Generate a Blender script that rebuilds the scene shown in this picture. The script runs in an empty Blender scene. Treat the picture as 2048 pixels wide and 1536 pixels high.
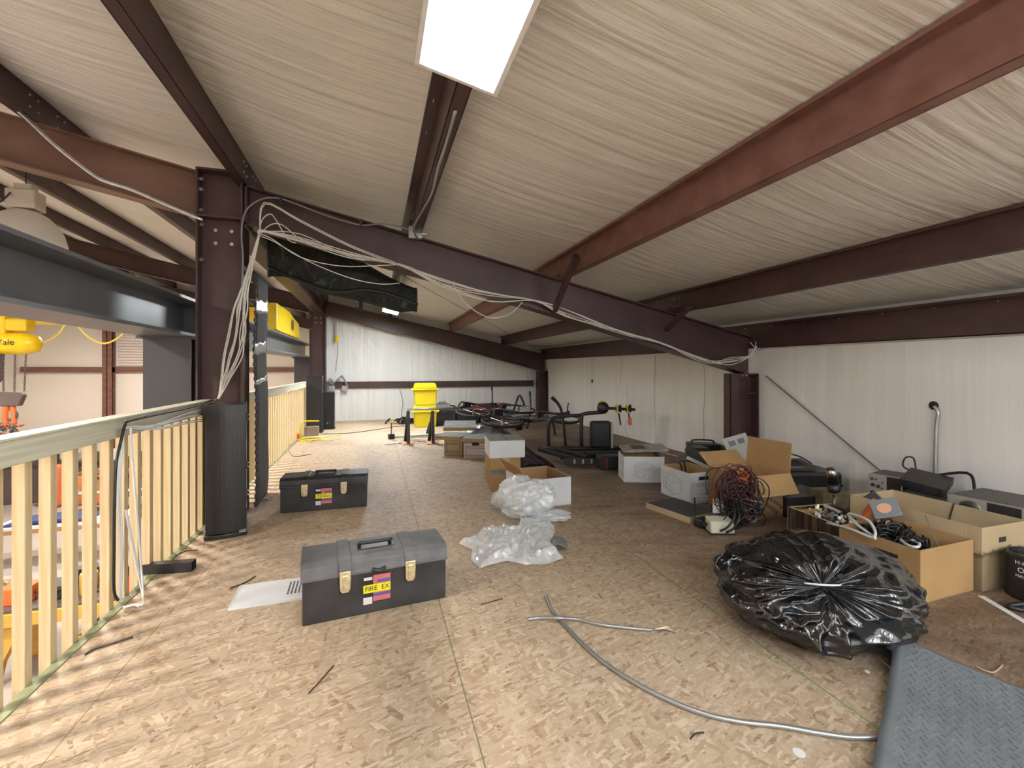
import bpy, math, random
from mathutils import Vector, Matrix, noise, Euler
random.seed(7)
SC = bpy.context.scene
COL = SC.collection
PI = math.pi

# ------------------------------------------------------------------ camera, world, exposure
HC, FP, YAW = 1.14, 910.0, math.atan(276 / 910.0)
cam_d = bpy.data.cameras.new('camera'); cam = bpy.data.objects.new('camera', cam_d); COL.objects.link(cam)
cam_d.sensor_width = 36.0; cam_d.lens = FP * 36.0 / 2048; cam_d.shift_y = -30 / 2048.0
cam_d.clip_start = 0.05; cam_d.clip_end = 100
cam.location = (0, 0, HC); cam.rotation_euler = (PI / 2, 0, -YAW)
SC.camera = cam
w = bpy.data.worlds.new('world'); SC.world = w; w.use_nodes = True
w.node_tree.nodes['Background'].inputs[0].default_value = (0.8, 0.85, 1, 1)
w.node_tree.nodes['Background'].inputs[1].default_value = 0.3
SC.view_settings.view_transform = 'Standard'; SC.view_settings.look = 'None'
SC.view_settings.exposure = 1.12; SC.view_settings.gamma = 1.0
SC.cycles.max_bounces = 8; SC.cycles.diffuse_bounces = 4; SC.cycles.adaptive_threshold = 0.03; SC.cycles.glossy_bounces = 3; SC.cycles.transparent_max_bounces = 16
SC.cycles.sample_clamp_indirect = 6.0; SC.cycles.caustics_reflective = False; SC.cycles.caustics_refractive = False
L_PANEL, L_BAY, L_FILL = 7.5, 190.0, 48.0      # lamp strengths, the last for added fill
C_PANEL, C_BAY, C_FILL = (0.90, 0.96, 1.0), (1.0, 0.88, 0.77), (0.90, 0.95, 1.0)

# ------------------------------------------------------------------ pixel -> world, for points on known planes
sA, cA = math.sin(YAW), math.cos(YAW)
def _ray(u, v):
    l = (u - 1024) / FP
    return Vector((sA + l * cA, cA - l * sA, -(v - 738) / FP))
def Zp(u, v, z=0.0):
    d = _ray(u, v); t = (z - HC) / d.z; return Vector((t * d.x, t * d.y, z))
def Yp(u, v, y):
    d = _ray(u, v); t = y / d.y; return Vector((t * d.x, y, HC + t * d.z))
def Xp(u, v, x):
    d = _ray(u, v); t = x / d.x; return Vector((x, t * d.y, HC + t * d.z))

# ------------------------------------------------------------------ mesh builder
class MB:
    def __init__(s): s.v = []; s.f = []
    def add(s, vs, fs, M=None):
        n = len(s.v)
        s.v += [tuple(M @ Vector(p)) if M else tuple(p) for p in vs]
        s.f += [tuple(n + i for i in f) for f in fs]
        return s
    def box(s, x0, x1, y0, y1, z0, z1, M=None):
        vs = [(x, y, z) for z in (z0, z1) for y in (y0, y1) for x in (x0, x1)]
        return s.add(vs, [(0, 2, 3, 1), (4, 5, 7, 6), (0, 1, 5, 4), (2, 6, 7, 3), (0, 4, 6, 2), (1, 3, 7, 5)], M)
    def bar(s, a, b, w, h=None, up=(0, 0, 1)):
        h = h or w; a = Vector(a); b = Vector(b); d = (b - a); L = d.length; d.normalize()
        u = Vector(up)
        if abs(d.dot(u)) > .98: u = Vector((0, 1, 0))
        x = d.cross(u).normalized(); y = x.cross(d).normalized()
        M = Matrix((x, d, y)).transposed().to_4x4(); M.translation = a
        return s.box(-w / 2, w / 2, 0, L, -h / 2, h / 2, M)
    def tube(s, pts, r, n=8, smooth=True, cap=True, radii=None, closed=False, sub=4):
        P = [Vector(p) for p in pts]
        R = radii or [r] * len(P)
        if smooth and len(P) > 2:
            Q, RR = [], []
            m = len(P)
            rng = range(m) if closed else range(m - 1)
            for i in rng:
                p0 = P[(i - 1) % m] if closed else P[max(i - 1, 0)]; p1 = P[i]; p2 = P[(i + 1) % m]
                p3 = P[(i + 2) % m] if closed else P[min(i + 2, m - 1)]
                for k in range(sub):
                    t = k / sub
                    Q.append(0.5 * ((2 * p1) + (p2 - p0) * t + (2 * p0 - 5 * p1 + 4 * p2 - p3) * t * t + (3 * p1 - p0 - 3 * p2 + p3) * t ** 3))
                    RR.append(R[i] * (1 - t) + R[(i + 1) % m] * t)
            if not closed: Q.append(P[-1]); RR.append(R[-1])
            P, R = Q, RR
        m = len(P); vs = []; x = None
        for i in range(m):
            if closed: d = (P[(i + 1) % m] - P[i - 1])
            else: d = P[min(i + 1, m - 1)] - P[max(i - 1, 0)]
            if d.length < 1e-9: d = Vector((0, 0, 1))
            d.normalize()
            if x is None:
                x = d.cross(Vector((0, 0, 1)))
                if x.length < .1: x = d.cross(Vector((0, 1, 0)))
            else: x = x - d * x.dot(d)
            x.normalize(); y = d.cross(x)
            for k in range(n):
                a = 2 * PI * k / n
                vs.append(P[i] + (x * math.cos(a) + y * math.sin(a)) * R[i])
        fs = []
        for i in range(m if closed else m - 1):
            j = (i + 1) % m
            for k in range(n): fs.append((i * n + k, i * n + (k + 1) % n, j * n + (k + 1) % n, j * n + k))
        if cap and not closed: fs += [tuple(range(n - 1, -1, -1)), tuple((m - 1) * n + k for k in range(n))]
        return s.add(vs, fs)
    def cyl(s, a, b, r, n=16, r2=None):
        return s.tube([a, b], r, n, smooth=False, radii=[r, r if r2 is None else r2])
    def lathe(s, prof, n=24, M=None, cap=True):
        vs = []; m = len(prof)
        for r, z in prof:
            for k in range(n): a = 2 * PI * k / n; vs.append((r * math.cos(a), r * math.sin(a), z))
        fs = [(i * n + k, i * n + (k + 1) % n, (i + 1) * n + (k + 1) % n, (i + 1) * n + k) for i in range(m - 1) for k in range(n)]
        if cap: fs += [tuple(range(n - 1, -1, -1)), tuple((m - 1) * n + k for k in range(n))]
        return s.add(vs, fs, M)
    def prism(s, poly, axis, a, b, M=None):
        """extrude a 2D polygon (list of pairs) along axis 'x','y','z' from a to b"""
        def P(p, t):
            return {'x': (t, p[0], p[1]), 'y': (p[0], t, p[1]), 'z': (p[0], p[1], t)}[axis]
        n = len(poly); vs = [P(p, a) for p in poly] + [P(p, b) for p in poly]
        fs = [tuple(range(n)), tuple(range(2 * n - 1, n - 1, -1))] + [(i, (i + 1) % n + 0, (i + 1) % n + n, i + n) for i in range(n)]
        return s.add(vs, fs, M)
    def grid(s, fn, nu, nv, closeu=False):
        vs = [fn(i / (nu if closeu else nu - 1), j / (nv - 1)) for j in range(nv) for i in range(nu)]
        fs = [(j * nu + i, j * nu + (i + 1) % nu, (j + 1) * nu + (i + 1) % nu, (j + 1) * nu + i) for j in range(nv - 1) for i in range(nu if closeu else nu - 1)]
        return s.add(vs, fs)
    def build(s, name, m, parent=None, smooth=False, bevel=0, thick=0, loc=None, rot=None, subd=0):
        me = bpy.data.meshes.new(name); me.from_pydata(s.v, [], s.f)
        import bmesh
        bm = bmesh.new(); bm.from_mesh(me); bmesh.ops.recalc_face_normals(bm, faces=bm.faces); bm.to_mesh(me); bm.free()
        me.materials.append(m)
        if smooth: me.shade_smooth()
        o = bpy.data.objects.new(name, me); COL.objects.link(o)
        if parent: o.parent = parent
        if loc: o.location = loc
        if rot: o.rotation_euler = rot
        if thick: md = o.modifiers.new('solid', 'SOLIDIFY'); md.thickness = thick; md.offset = 0
        if bevel: md = o.modifiers.new('bevel', 'BEVEL'); md.width = bevel; md.segments = 2; md.limit_method = 'ANGLE'
        if subd: md = o.modifiers.new('sub', 'SUBSURF'); md.levels = subd; md.render_levels = subd
        return o

def tag(o, label=None, cat=None, group=None, kind=None):
    if label: o['label'] = label
    if cat: o['category'] = cat
    if group: o['group'] = group
    if kind: o['kind'] = kind
    return o
def thing(name, label, cat, loc=(0, 0, 0), rotz=0.0, group=None, rot=None):
    o = bpy.data.objects.new(name, None); COL.objects.link(o); o.empty_display_size = .1
    o.location = loc; o.rotation_euler = rot or (0, 0, rotz)
    return tag(o, label, cat, group)
def copy_tree(o, parent=None):
    c = o.copy(); COL.objects.link(c); c.parent = parent
    for ch in o.children: copy_tree(ch, c)
    return c
def text(name, body, size, loc, rot, m, parent, ax='CENTER', sx=1.0):
    cu = bpy.data.curves.new(name, 'FONT'); cu.body = body; cu.size = size; cu.align_x = ax; cu.align_y = 'CENTER'
    cu.extrude = 0.0004; cu.materials.append(m)
    tmp = bpy.data.objects.new(name, cu); COL.objects.link(tmp)
    me = bpy.data.meshes.new_from_object(tmp); COL.objects.unlink(tmp); bpy.data.objects.remove(tmp)
    if not me.materials: me.materials.append(m)
    o = bpy.data.objects.new(name, me); COL.objects.link(o); o.parent = parent; o.location = loc; o.rotation_euler = rot; o.scale = (sx, 1, 1)
    return o
def front(u1, v1, u2, v2, z=0.0):
    """origin, heading and width of a front bottom edge seen between two floor pixels"""
    a = Zp(u1, v1, z); b = Zp(u2, v2, z); d = b - a
    return a, math.atan2(d.y, d.x), d.length

# ------------------------------------------------------------------ materials
def nt(name):
    m = bpy.data.materials.new(name); m.use_nodes = True
    return m, m.node_tree, m.node_tree.nodes['Principled BSDF']
def N(t, typ, **kw):
    n = t.nodes.new(typ)
    for k, v in kw.items(): setattr(n, k, v)
    return n
def mapping(t, scale=(1, 1, 1), rot=(0, 0, 0), coord='Object'):
    tc = N(t, 'ShaderNodeTexCoord'); mp = N(t, 'ShaderNodeMapping')
    mp.inputs['Scale'].default_value = scale
    if any(rot):
        m0 = N(t, 'ShaderNodeMapping'); m0.inputs['Rotation'].default_value = rot
        t.links.new(tc.outputs[coord], m0.inputs['Vector']); t.links.new(m0.outputs[0], mp.inputs['Vector'])
    else: t.links.new(tc.outputs[coord], mp.inputs['Vector'])
    return mp
def mat(name, col, rough=.5, metal=0, var=0.0, vscale=(6, 6, 6), bump=0.0, bscale=(40, 40, 40), detail=4, emit=0, col2=None, spec=.5, alpha=1.0, coat=0, dist=0.0, bdist=.01):
    m, t, p = nt(name)
    p.inputs['Base Color'].default_value = (*col, 1); p.inputs['Roughness'].default_value = rough
    p.inputs['Metallic'].default_value = metal; p.inputs['Specular IOR Level'].default_value = spec
    if coat: p.inputs['Coat Weight'].default_value = coat; p.inputs['Coat Roughness'].default_value = .1
    if alpha < 1: p.inputs['Alpha'].default_value = alpha
    if emit:
        p.inputs['Emission Color'].default_value = (*col, 1); p.inputs['Emission Strength'].default_value = emit
    if var or col2:
        mp = mapping(t, vscale); nz = N(t, 'ShaderNodeTexNoise'); nz.inputs['Scale'].default_value = 1; nz.inputs['Detail'].default_value = detail
        nz.inputs['Distortion'].default_value = dist
        t.links.new(mp.outputs[0], nz.inputs['Vector'])
        rp = N(t, 'ShaderNodeValToRGB'); rp.color_ramp.elements[0].position = .32; rp.color_ramp.elements[1].position = .68
        c2 = col2 or tuple(min(1, c * (1 + var)) for c in col); c1 = col if col2 else tuple(c * (1 - var) for c in col)
        rp.color_ramp.elements[0].color = (*c1, 1); rp.color_ramp.elements[1].color = (*c2, 1)
        t.links.new(nz.outputs['Fac'], rp.inputs['Fac']); t.links.new(rp.outputs['Color'], p.inputs['Base Color'])
    if bump:
        mp = mapping(t, bscale); nz = N(t, 'ShaderNodeTexNoise'); nz.inputs['Scale'].default_value = 1; nz.inputs['Detail'].default_value = detail
        t.links.new(mp.outputs[0], nz.inputs['Vector'])
        b = N(t, 'ShaderNodeBump'); b.inputs['Strength'].default_value = bump; b.inputs['Distance'].default_value = bdist
        t.links.new(nz.outputs['Fac'], b.inputs['Height']); t.links.new(b.outputs['Normal'], p.inputs['Normal'])
    return m

def osb_material():
    m, t, p = nt('osb_flakes'); L = t.links.new
    def math_(op, a, b=None, c=None):
        n = N(t, 'ShaderNodeMath', operation=op)
        for i, x in enumerate((a, b, c)):
            if x is None: continue
            if isinstance(x, (int, float)): n.inputs[i].default_value = x
            else: L(x, n.inputs[i])
        return n.outputs[0]
    def layer(rot, sx, sy, seed):
        mp = mapping(t, (sx, sy, 1), (0, 0, rot)); mp.inputs['Location'].default_value = (seed, seed * 1.7, 0)
        # warp a little so that flakes are ragged
        nz = N(t, 'ShaderNodeTexNoise'); nz.inputs['Scale'].default_value = 1.3; nz.inputs['Detail'].default_value = 3
        L(mp.outputs[0], nz.inputs['Vector'])
        ad = N(t, 'ShaderNodeVectorMath', operation='MULTIPLY_ADD'); L(nz.outputs['Color'], ad.inputs[0]); ad.inputs[1].default_value = (.5, .5, 0); L(mp.outputs[0], ad.inputs[2])
        vo = N(t, 'ShaderNodeTexVoronoi', feature='F1', distance='CHEBYCHEV'); vo.inputs['Scale'].default_value = 1; L(ad.outputs[0], vo.inputs['Vector'])
        sp = N(t, 'ShaderNodeSeparateColor'); L(vo.outputs['Color'], sp.inputs[0])
        return sp.outputs[0], sp.outputs[1], vo.outputs['Distance']
    a = layer(.15, 13, 46, 0); b = layer(-.75, 15, 60, 3); c = layer(.95, 14, 56, 7); d = layer(1.6, 17, 64, 11); e = layer(-.3, 24, 100, 15)
    def mix(f, x, y):
        n = N(t, 'ShaderNodeMix', data_type='FLOAT'); L(f, n.inputs[0]); L(x, n.inputs[2]); L(y, n.inputs[3]); return n.outputs[0]
    v = a[0]
    v = mix(math_('GREATER_THAN', b[1], .5), v, b[0])
    v = mix(math_('GREATER_THAN', c[1], .6), v, c[0])
    v = mix(math_('GREATER_THAN', d[1], .7), v, d[0])
    v = mix(math_('GREATER_THAN', e[1], .6), v, e[0])
    fib = N(t, 'ShaderNodeTexNoise'); fib.inputs['Scale'].default_value = 1; fib.inputs['Detail'].default_value = 5
    mpf = mapping(t, (30, 160, 1), (0, 0, .2)); L(mpf.outputs[0], fib.inputs['Vector'])
    v2 = math_('ADD', v, math_('MULTIPLY', math_('SUBTRACT', fib.outputs['Fac'], .5), .5))
    rp = N(t, 'ShaderNodeValToRGB'); r = rp.color_ramp
    r.elements[0].position = 0; r.elements[0].color = (.31, .20, .12, 1)
    r.elements[1].position = 1; r.elements[1].color = (.66, .55, .40, 1)
    for ps, cc in ((.05, (.40, .29, .19)), (.3, (.47, .355, .24)), (.6, (.515, .40, .28)), (.88, (.58, .465, .335))):
        el = r.elements.new(ps); el.color = (*cc, 1)
    L(v2, rp.inputs['Fac'])
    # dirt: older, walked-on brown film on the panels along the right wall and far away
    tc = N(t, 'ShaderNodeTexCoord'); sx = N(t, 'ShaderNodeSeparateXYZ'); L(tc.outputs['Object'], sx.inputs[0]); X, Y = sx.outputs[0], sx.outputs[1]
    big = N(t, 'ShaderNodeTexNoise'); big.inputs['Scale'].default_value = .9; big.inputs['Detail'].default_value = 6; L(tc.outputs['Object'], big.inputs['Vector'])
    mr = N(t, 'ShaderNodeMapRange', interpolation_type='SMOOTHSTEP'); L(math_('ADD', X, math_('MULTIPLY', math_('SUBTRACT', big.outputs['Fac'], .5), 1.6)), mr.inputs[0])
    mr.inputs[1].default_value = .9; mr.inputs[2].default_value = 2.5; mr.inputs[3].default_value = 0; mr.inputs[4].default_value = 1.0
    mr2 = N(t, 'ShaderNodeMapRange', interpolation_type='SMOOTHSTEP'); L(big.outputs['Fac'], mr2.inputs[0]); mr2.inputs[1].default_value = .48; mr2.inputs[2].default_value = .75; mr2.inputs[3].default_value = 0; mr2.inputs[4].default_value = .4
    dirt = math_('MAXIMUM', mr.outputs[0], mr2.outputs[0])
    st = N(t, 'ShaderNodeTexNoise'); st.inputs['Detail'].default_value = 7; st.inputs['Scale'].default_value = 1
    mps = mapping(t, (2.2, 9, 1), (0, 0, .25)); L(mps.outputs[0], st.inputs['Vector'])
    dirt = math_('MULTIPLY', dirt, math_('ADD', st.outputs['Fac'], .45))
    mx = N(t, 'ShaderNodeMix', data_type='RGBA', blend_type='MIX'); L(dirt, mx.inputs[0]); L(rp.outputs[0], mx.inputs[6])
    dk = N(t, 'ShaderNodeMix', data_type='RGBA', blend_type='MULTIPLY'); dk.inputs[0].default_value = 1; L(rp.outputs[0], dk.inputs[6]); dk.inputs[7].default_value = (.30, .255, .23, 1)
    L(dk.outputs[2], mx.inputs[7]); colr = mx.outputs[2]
    # panel joints and the green chalk lines
    def line(co, at, w): return math_('LESS_THAN', math_('ABSOLUTE', math_('SUBTRACT', co, at)), w)
    def paint(colr, f, cc, k=1.0):
        n = N(t, 'ShaderNodeMix', data_type='RGBA'); L(math_('MULTIPLY', f, k), n.inputs[0]); L(colr, n.inputs[6]); n.inputs[7].default_value = (*cc, 1); return n.outputs[2]
    colr = paint(colr, line(X, .305, .0022), (.09, .13, .07), .8)
    colr = paint(colr, line(X, 1.53, .0028), (.04, .22, .06), .9)
    colr = paint(colr, line(X, -.915, .0018), (.14, .10, .06), .7)
    colr = paint(colr, line(X, 2.74, .0025), (.05, .04, .03), .8)
    for k in range(-2, 5): colr = paint(colr, line(Y, 1.912 + k * 2.44, .002), (.12, .13, .08), .55)
    L(colr, p.inputs['Base Color']); p.inputs['Roughness'].default_value = .62
    bp = N(t, 'ShaderNodeBump'); bp.inputs['Strength'].default_value = .25; bp.inputs['Distance'].default_value = .002; L(v2, bp.inputs['Height']); L(bp.outputs[0], p.inputs['Normal'])
    return m

def vinyl_material(name, stretch, base=(.70, .66, .58), fine=60, rough=.34, strength=.6, diag=None):
    """white reinforced insulation facing with long soft pleats"""
    m, t, p = nt(name); L = t.links.new
    mp = mapping(t, stretch)
    n1 = N(t, 'ShaderNodeTexNoise'); n1.inputs['Scale'].default_value = 1; n1.inputs['Detail'].default_value = 5; n1.inputs['Distortion'].default_value = .35; L(mp.outputs[0], n1.inputs['Vector'])
    mpf = mapping(t, (fine, fine, fine)); n2 = N(t, 'ShaderNodeTexVoronoi'); n2.inputs['Scale'].default_value = 1; L(mpf.outputs[0], n2.inputs['Vector'])
    mb = mapping(t, (.8, .8, .8)); n3 = N(t, 'ShaderNodeTexNoise'); n3.inputs['Scale'].default_value = 1; n3.inputs['Detail'].default_value = 3; L(mb.outputs[0], n3.inputs['Vector'])
    b1 = N(t, 'ShaderNodeBump'); b1.inputs['Strength'].default_value = strength; b1.inputs['Distance'].default_value = .05; L(n1.outputs['Fac'], b1.inputs['Height'])
    b2 = N(t, 'ShaderNodeBump'); b2.inputs['Strength'].default_value = .12; b2.inputs['Distance'].default_value = .003; L(n2.outputs['Distance'], b2.inputs['Height']); L(b1.outputs[0], b2.inputs['Normal'])
    nrm = b2.outputs[0]
    if diag:
        md = mapping(t, diag[0], diag[1]); n4 = N(t, 'ShaderNodeTexNoise'); n4.inputs['Scale'].default_value = 1; n4.inputs['Detail'].default_value = 3; L(md.outputs[0], n4.inputs['Vector'])
        b3 = N(t, 'ShaderNodeBump'); b3.inputs['Strength'].default_value = .5; b3.inputs['Distance'].default_value = .03; L(n4.outputs['Fac'], b3.inputs['Height']); L(nrm, b3.inputs['Normal']); nrm = b3.outputs[0]
    L(nrm, p.inputs['Normal'])
    rp = N(t, 'ShaderNodeValToRGB'); rp.color_ramp.elements[0].position = .3; rp.color_ramp.elements[1].position = .7
    rp.color_ramp.elements[0].color = (*[c * .90 for c in base], 1); rp.color_ramp.elements[1].color = (*[min(1, c * 1.06) for c in base], 1)
    ad = N(t, 'ShaderNodeMath', operation='MULTIPLY_ADD'); L(n1.outputs['Fac'], ad.inputs[0]); ad.inputs[1].default_value = .5
    ml = N(t, 'ShaderNodeMath', operation='MULTIPLY'); L(n3.outputs['Fac'], ml.inputs[0]); ml.inputs[1].default_value = .5; L(ml.outputs[0], ad.inputs[2])
    L(ad.outputs[0], rp.inputs['Fac']); L(rp.outputs[0], p.inputs['Base Color'])
    p.inputs['Roughness'].default_value = rough
    return m

M = {}
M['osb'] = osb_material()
M['ceil'] = vinyl_material('ceiling_vinyl', (.9, 13, .9), base=(.72, .70, .65), rough=.33, strength=.45)
M['wallv'] = vinyl_material('wall_vinyl', (11, 11, .45), base=(.80, .785, .75), rough=.4, strength=.13)
M['wallb'] = vinyl_material('back_wall_vinyl', (9, 9, .5), base=(.78, .78, .75), rough=.28, strength=.55, diag=((7, 1, .8), (0, .7, 0)))
M['shopwall'] = mat('shop_wall_liner', (.78, .73, .66), .5, bump=.3, bscale=(18, 18, .6), bdist=.01)
M['steel'] = mat('red_oxide_steel', (.058, .027, .025), .42, var=.22, vscale=(3, 3, 3), bump=.08, bscale=(90, 90, 90), bdist=.002)
M['steelrust'] = mat('weathered_red_oxide_steel', (.15, .062, .045), .5, col2=(.215, .105, .085), vscale=(2.5, 7, 9), bump=.15, bscale=(120, 120, 120), bdist=.002, detail=7)
M['warmlit'] = mat('orange_lit_brown_steel', (.13, .062, .038), .5, col2=(.19, .10, .065), vscale=(2, 6, 6), detail=6)  # brown beam steel, the lamps' orange cast put into its colour
M['grey'] = mat('grey_painted_steel', (.145, .148, .152), .38, var=.12, vscale=(3, 3, 3))
M['concrete'] = mat('shop_concrete', (.42, .38, .36), .6, var=.14, vscale=(.8, .8, .8), detail=6)
M['pine'] = mat('treated_pine_upright', (.58, .43, .22), .55, col2=(.70, .60, .40), vscale=(28, 28, 1.6), detail=4, dist=1.2)
M['pinerail'] = mat('treated_pine_rail', (.48, .47, .35), .6, col2=(.64, .62, .49), vscale=(20, 1.2, 45), detail=4, dist=1.0)
M['greenedge'] = mat('green_treated_edge', (.27, .30, .17), .7, var=.4, vscale=(20, 3, 20))
M['black'] = mat('black_plastic', (.018, .018, .02), .42, var=.3, vscale=(8, 8, 8))
M['blackgrain'] = mat('black_woodgrain_vinyl', (.013, .013, .015), .40, var=.4, vscale=(120, 120, 3), bump=.25, bscale=(260, 260, 6), bdist=.001)
M['tool'] = mat('scuffed_toolbox_plastic', (.018, .018, .02), .45, col2=(.05, .05, .053), vscale=(5, 5, 7), detail=9, bump=.15, bscale=(300, 300, 300), bdist=.001)
M['toollid'] = mat('dusty_toolbox_lid', (.10, .10, .105), .6, col2=(.16, .16, .165), vscale=(9, 9, 9), detail=8, bump=.15, bscale=(300, 300, 300), bdist=.001)
M['brass'] = mat('brass_latch', (.80, .70, .46), .34, .9, var=.2, vscale=(60, 60, 60))
M['chrome'] = mat('bright_metal', (.55, .55, .56), .25, 1.0)
M['galv'] = mat('galvanised_metal', (.52, .53, .55), .35, .85, var=.15, vscale=(30, 30, 30))
M['conduit'] = mat('armoured_conduit', (.42, .43, .44), .35, .7)
M['white'] = mat('white_plastic', (.75, .76, .76), .4)
M['cablew'] = mat('white_cable', (.66, .63, .57), .45)
M['cableb'] = mat('black_cable', (.012, .012, .013), .4)
M['cabler'] = mat('dark_red_cable', (.10, .018, .02), .45)
M['cableg'] = mat('grey_cable', (.19, .19, .20), .45)
M['orange'] = mat('orange_plastic', (.75, .16, .04), .5)
M['yellow'] = mat('yellow_plastic', (.85, .66, .01), .4, var=.04)
M['craneyel'] = mat('yellow_machine_paint', (.85, .60, .01), .35, var=.06)
M['yelcable'] = mat('yellow_cable', (.85, .68, .12), .45)
M['benchyel'] = mat('ochre_painted_steel', (.62, .36, .06), .5, var=.1)
M['card'] = mat('brown_cardboard', (.40, .245, .105), .8, var=.10, vscale=(3, 3, 3), bump=.1, bscale=(5, 120, 120), bdist=.001)
M['cardtan'] = mat('tan_cardboard', (.46, .36, .22), .8, var=.08, vscale=(3, 3, 3))
M['carddark'] = mat('dull_brown_cardboard', (.27, .165, .075), .8, var=.12, vscale=(4, 4, 4))
M['cardw'] = mat('white_cardboard', (.72, .75, .78), .7, var=.05, vscale=(4, 4, 4))
M['cardgrey'] = mat('dusty_grey_lid', (.30, .31, .30), .85, var=.15, vscale=(7, 7, 7), detail=6)
M['ink'] = mat('blue_grey_print', (.10, .13, .17), .8)
M['inkblack'] = mat('black_print', (.02, .02, .02), .8)
M['bagblack'] = mat('black_bin_liner', (.005, .006, .008), .16, spec=.9, bump=.4, bscale=(14, 14, 14), detail=3, bdist=.02)
M['sheetblack'] = mat('black_poly_sheet', (.012, .013, .02), .3, spec=.6)
M['foam'] = mat('grey_foam_mat', (.065, .066, .068), .75, var=.15, vscale=(30, 30, 4), bump=.3, bscale=(90, 90, 8), bdist=.002)
M['tape'] = mat('silver_tape', (.45, .45, .44), .35, .5)
M['mat'] = mat('grey_rubber_mat', (.15, .168, .182), .55, var=.08, vscale=(8, 8, 8))
M['silver'] = mat('brushed_silver_panel', (.42, .41, .38), .4, .4)
M['browngrey'] = mat('dusty_metal_cover', (.10, .092, .08), .55, var=.2, vscale=(12, 12, 12))
M['darkgrey'] = mat('dark_grey_column_paint', (.062, .064, .069), .42)
M['copper'] = mat('orange_sheeting', (.62, .20, .09), .4, var=.25, vscale=(5, 5, 2))
M['blue'] = mat('navy_cloth', (.045, .06, .16), .85, var=.3, vscale=(8, 8, 8))
M['red'] = mat('red_paint', (.45, .03, .025), .4)
M['maroon'] = mat('maroon_bike_paint', (.16, .008, .015), .22, coat=.6)
M['taupe'] = mat('taupe_sheet', (.11, .085, .08), .6, var=.15, vscale=(2, 2, 2))
M['baywhite'] = mat('cream_dome_enamel', (.62, .56, .47), .4)
M['rubber'] = mat('tyre_rubber', (.02, .02, .02), .7)
M['highlighter'] = mat('yellow_label_tape', (.85, .80, .02), .5)
M['labelred'] = mat('pink_red_label', (.62, .16, .18), .5)
M['labelblue'] = mat('violet_label', (.12, .10, .30), .5)

def veneer():
    m, t, p = nt('dark_wood_veneer'); mp = mapping(t, (3, 70, 1.0)); nz = N(t, 'ShaderNodeTexNoise'); nz.inputs['Scale'].default_value = 1; nz.inputs['Detail'].default_value = 4
    mp = mapping(t, (60, 60, 2)); t.links.new(mp.outputs[0], nz.inputs['Vector'])
    rp = N(t, 'ShaderNodeValToRGB'); rp.color_ramp.elements[0].position = .4; rp.color_ramp.elements[1].position = .66
    rp.color_ramp.elements[0].color = (.022, .014, .010, 1); rp.color_ramp.elements[1].color = (.14, .085, .05, 1)
    t.links.new(nz.outputs['Fac'], rp.inputs['Fac']); t.links.new(rp.outputs[0], p.inputs['Base Color']); p.inputs['Roughness'].default_value = .45
    return m
M['veneer'] = veneer()
def camo():
    m, t, p = nt('camouflage_cloth'); L = t.links.new
    mp = mapping(t, (1, 1, 1)); prev = (.010, .012, .011, 1)
    rgb = N(t, 'ShaderNodeRGB'); rgb.outputs[0].default_value = prev; cur = rgb.outputs[0]
    for sc, th, c in ((6, .54, (.016, .024, .014, 1)), (8, .57, (.03, .022, .014, 1)), (13, .6, (.006, .007, .009, 1)), (9, .66, (.045, .075, .03, 1))):
        nz = N(t, 'ShaderNodeTexNoise'); nz.inputs['Scale'].default_value = sc; nz.inputs['Detail'].default_value = 2; nz.inputs['Distortion'].default_value = 1.2; L(mp.outputs[0], nz.inputs['Vector'])
        g = N(t, 'ShaderNodeMath', operation='GREATER_THAN'); g.inputs[1].default_value = th; L(nz.outputs['Fac'], g.inputs[0])
        mx = N(t, 'ShaderNodeMix', data_type='RGBA'); L(g.outputs[0], mx.inputs[0]); L(cur, mx.inputs[6]); mx.inputs[7].default_value = c; cur = mx.outputs[2]
    L(cur, p.inputs['Base Color']); p.inputs['Roughness'].default_value = .8
    return m
M['camo'] = camo()
def clear_poly(name, white, alpha):
    m, t, p = nt(name); L = t.links.new
    p.inputs['Base Color'].default_value = (*white, 1); p.inputs['Roughness'].default_value = .12; p.inputs['Specular IOR Level'].default_value = .8
    tr = N(t, 'ShaderNodeBsdfTransparent'); tr.inputs[0].default_value = (.93, .95, .96, 1)
    lw = N(t, 'ShaderNodeLayerWeight'); lw.inputs['Blend'].default_value = .35
    mr = N(t, 'ShaderNodeMapRange'); L(lw.outputs['Facing'], mr.inputs[0]); mr.inputs[3].default_value = alpha; mr.inputs[4].default_value = min(1, alpha + .5)
    mx = N(t, 'ShaderNodeMixShader'); L(mr.outputs[0], mx.inputs[0]); L(tr.outputs[0], mx.inputs[1]); L(p.outputs[0], mx.inputs[2])
    mp = mapping(t, (22, 22, 22)); nz = N(t, 'ShaderNodeTexNoise'); nz.inputs['Scale'].default_value = 1; nz.inputs['Detail'].default_value = 4; nz.inputs['Distortion'].default_value = 1.0; L(mp.outputs[0], nz.inputs['Vector'])
    bp = N(t, 'ShaderNodeBump'); bp.inputs['Strength'].default_value = .7; bp.inputs['Distance'].default_value = .02; L(nz.outputs['Fac'], bp.inputs['Height']); L(bp.outputs[0], p.inputs['Normal'])
    gl = N(t, 'ShaderNodeBsdfGlossy'); gl.inputs['Color'].default_value = (.16, .165, .17, 1); gl.inputs['Roughness'].default_value = .13; L(bp.outputs[0], gl.inputs['Normal'])
    ad = N(t, 'ShaderNodeAddShader'); L(mx.outputs[0], ad.inputs[0]); L(gl.outputs[0], ad.inputs[1])
    L(ad.outputs[0], t.nodes['Material Output'].inputs['Surface'])
    return m
M['poly'] = clear_poly('clear_polythene', (.86, .90, .93), .34)
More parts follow.
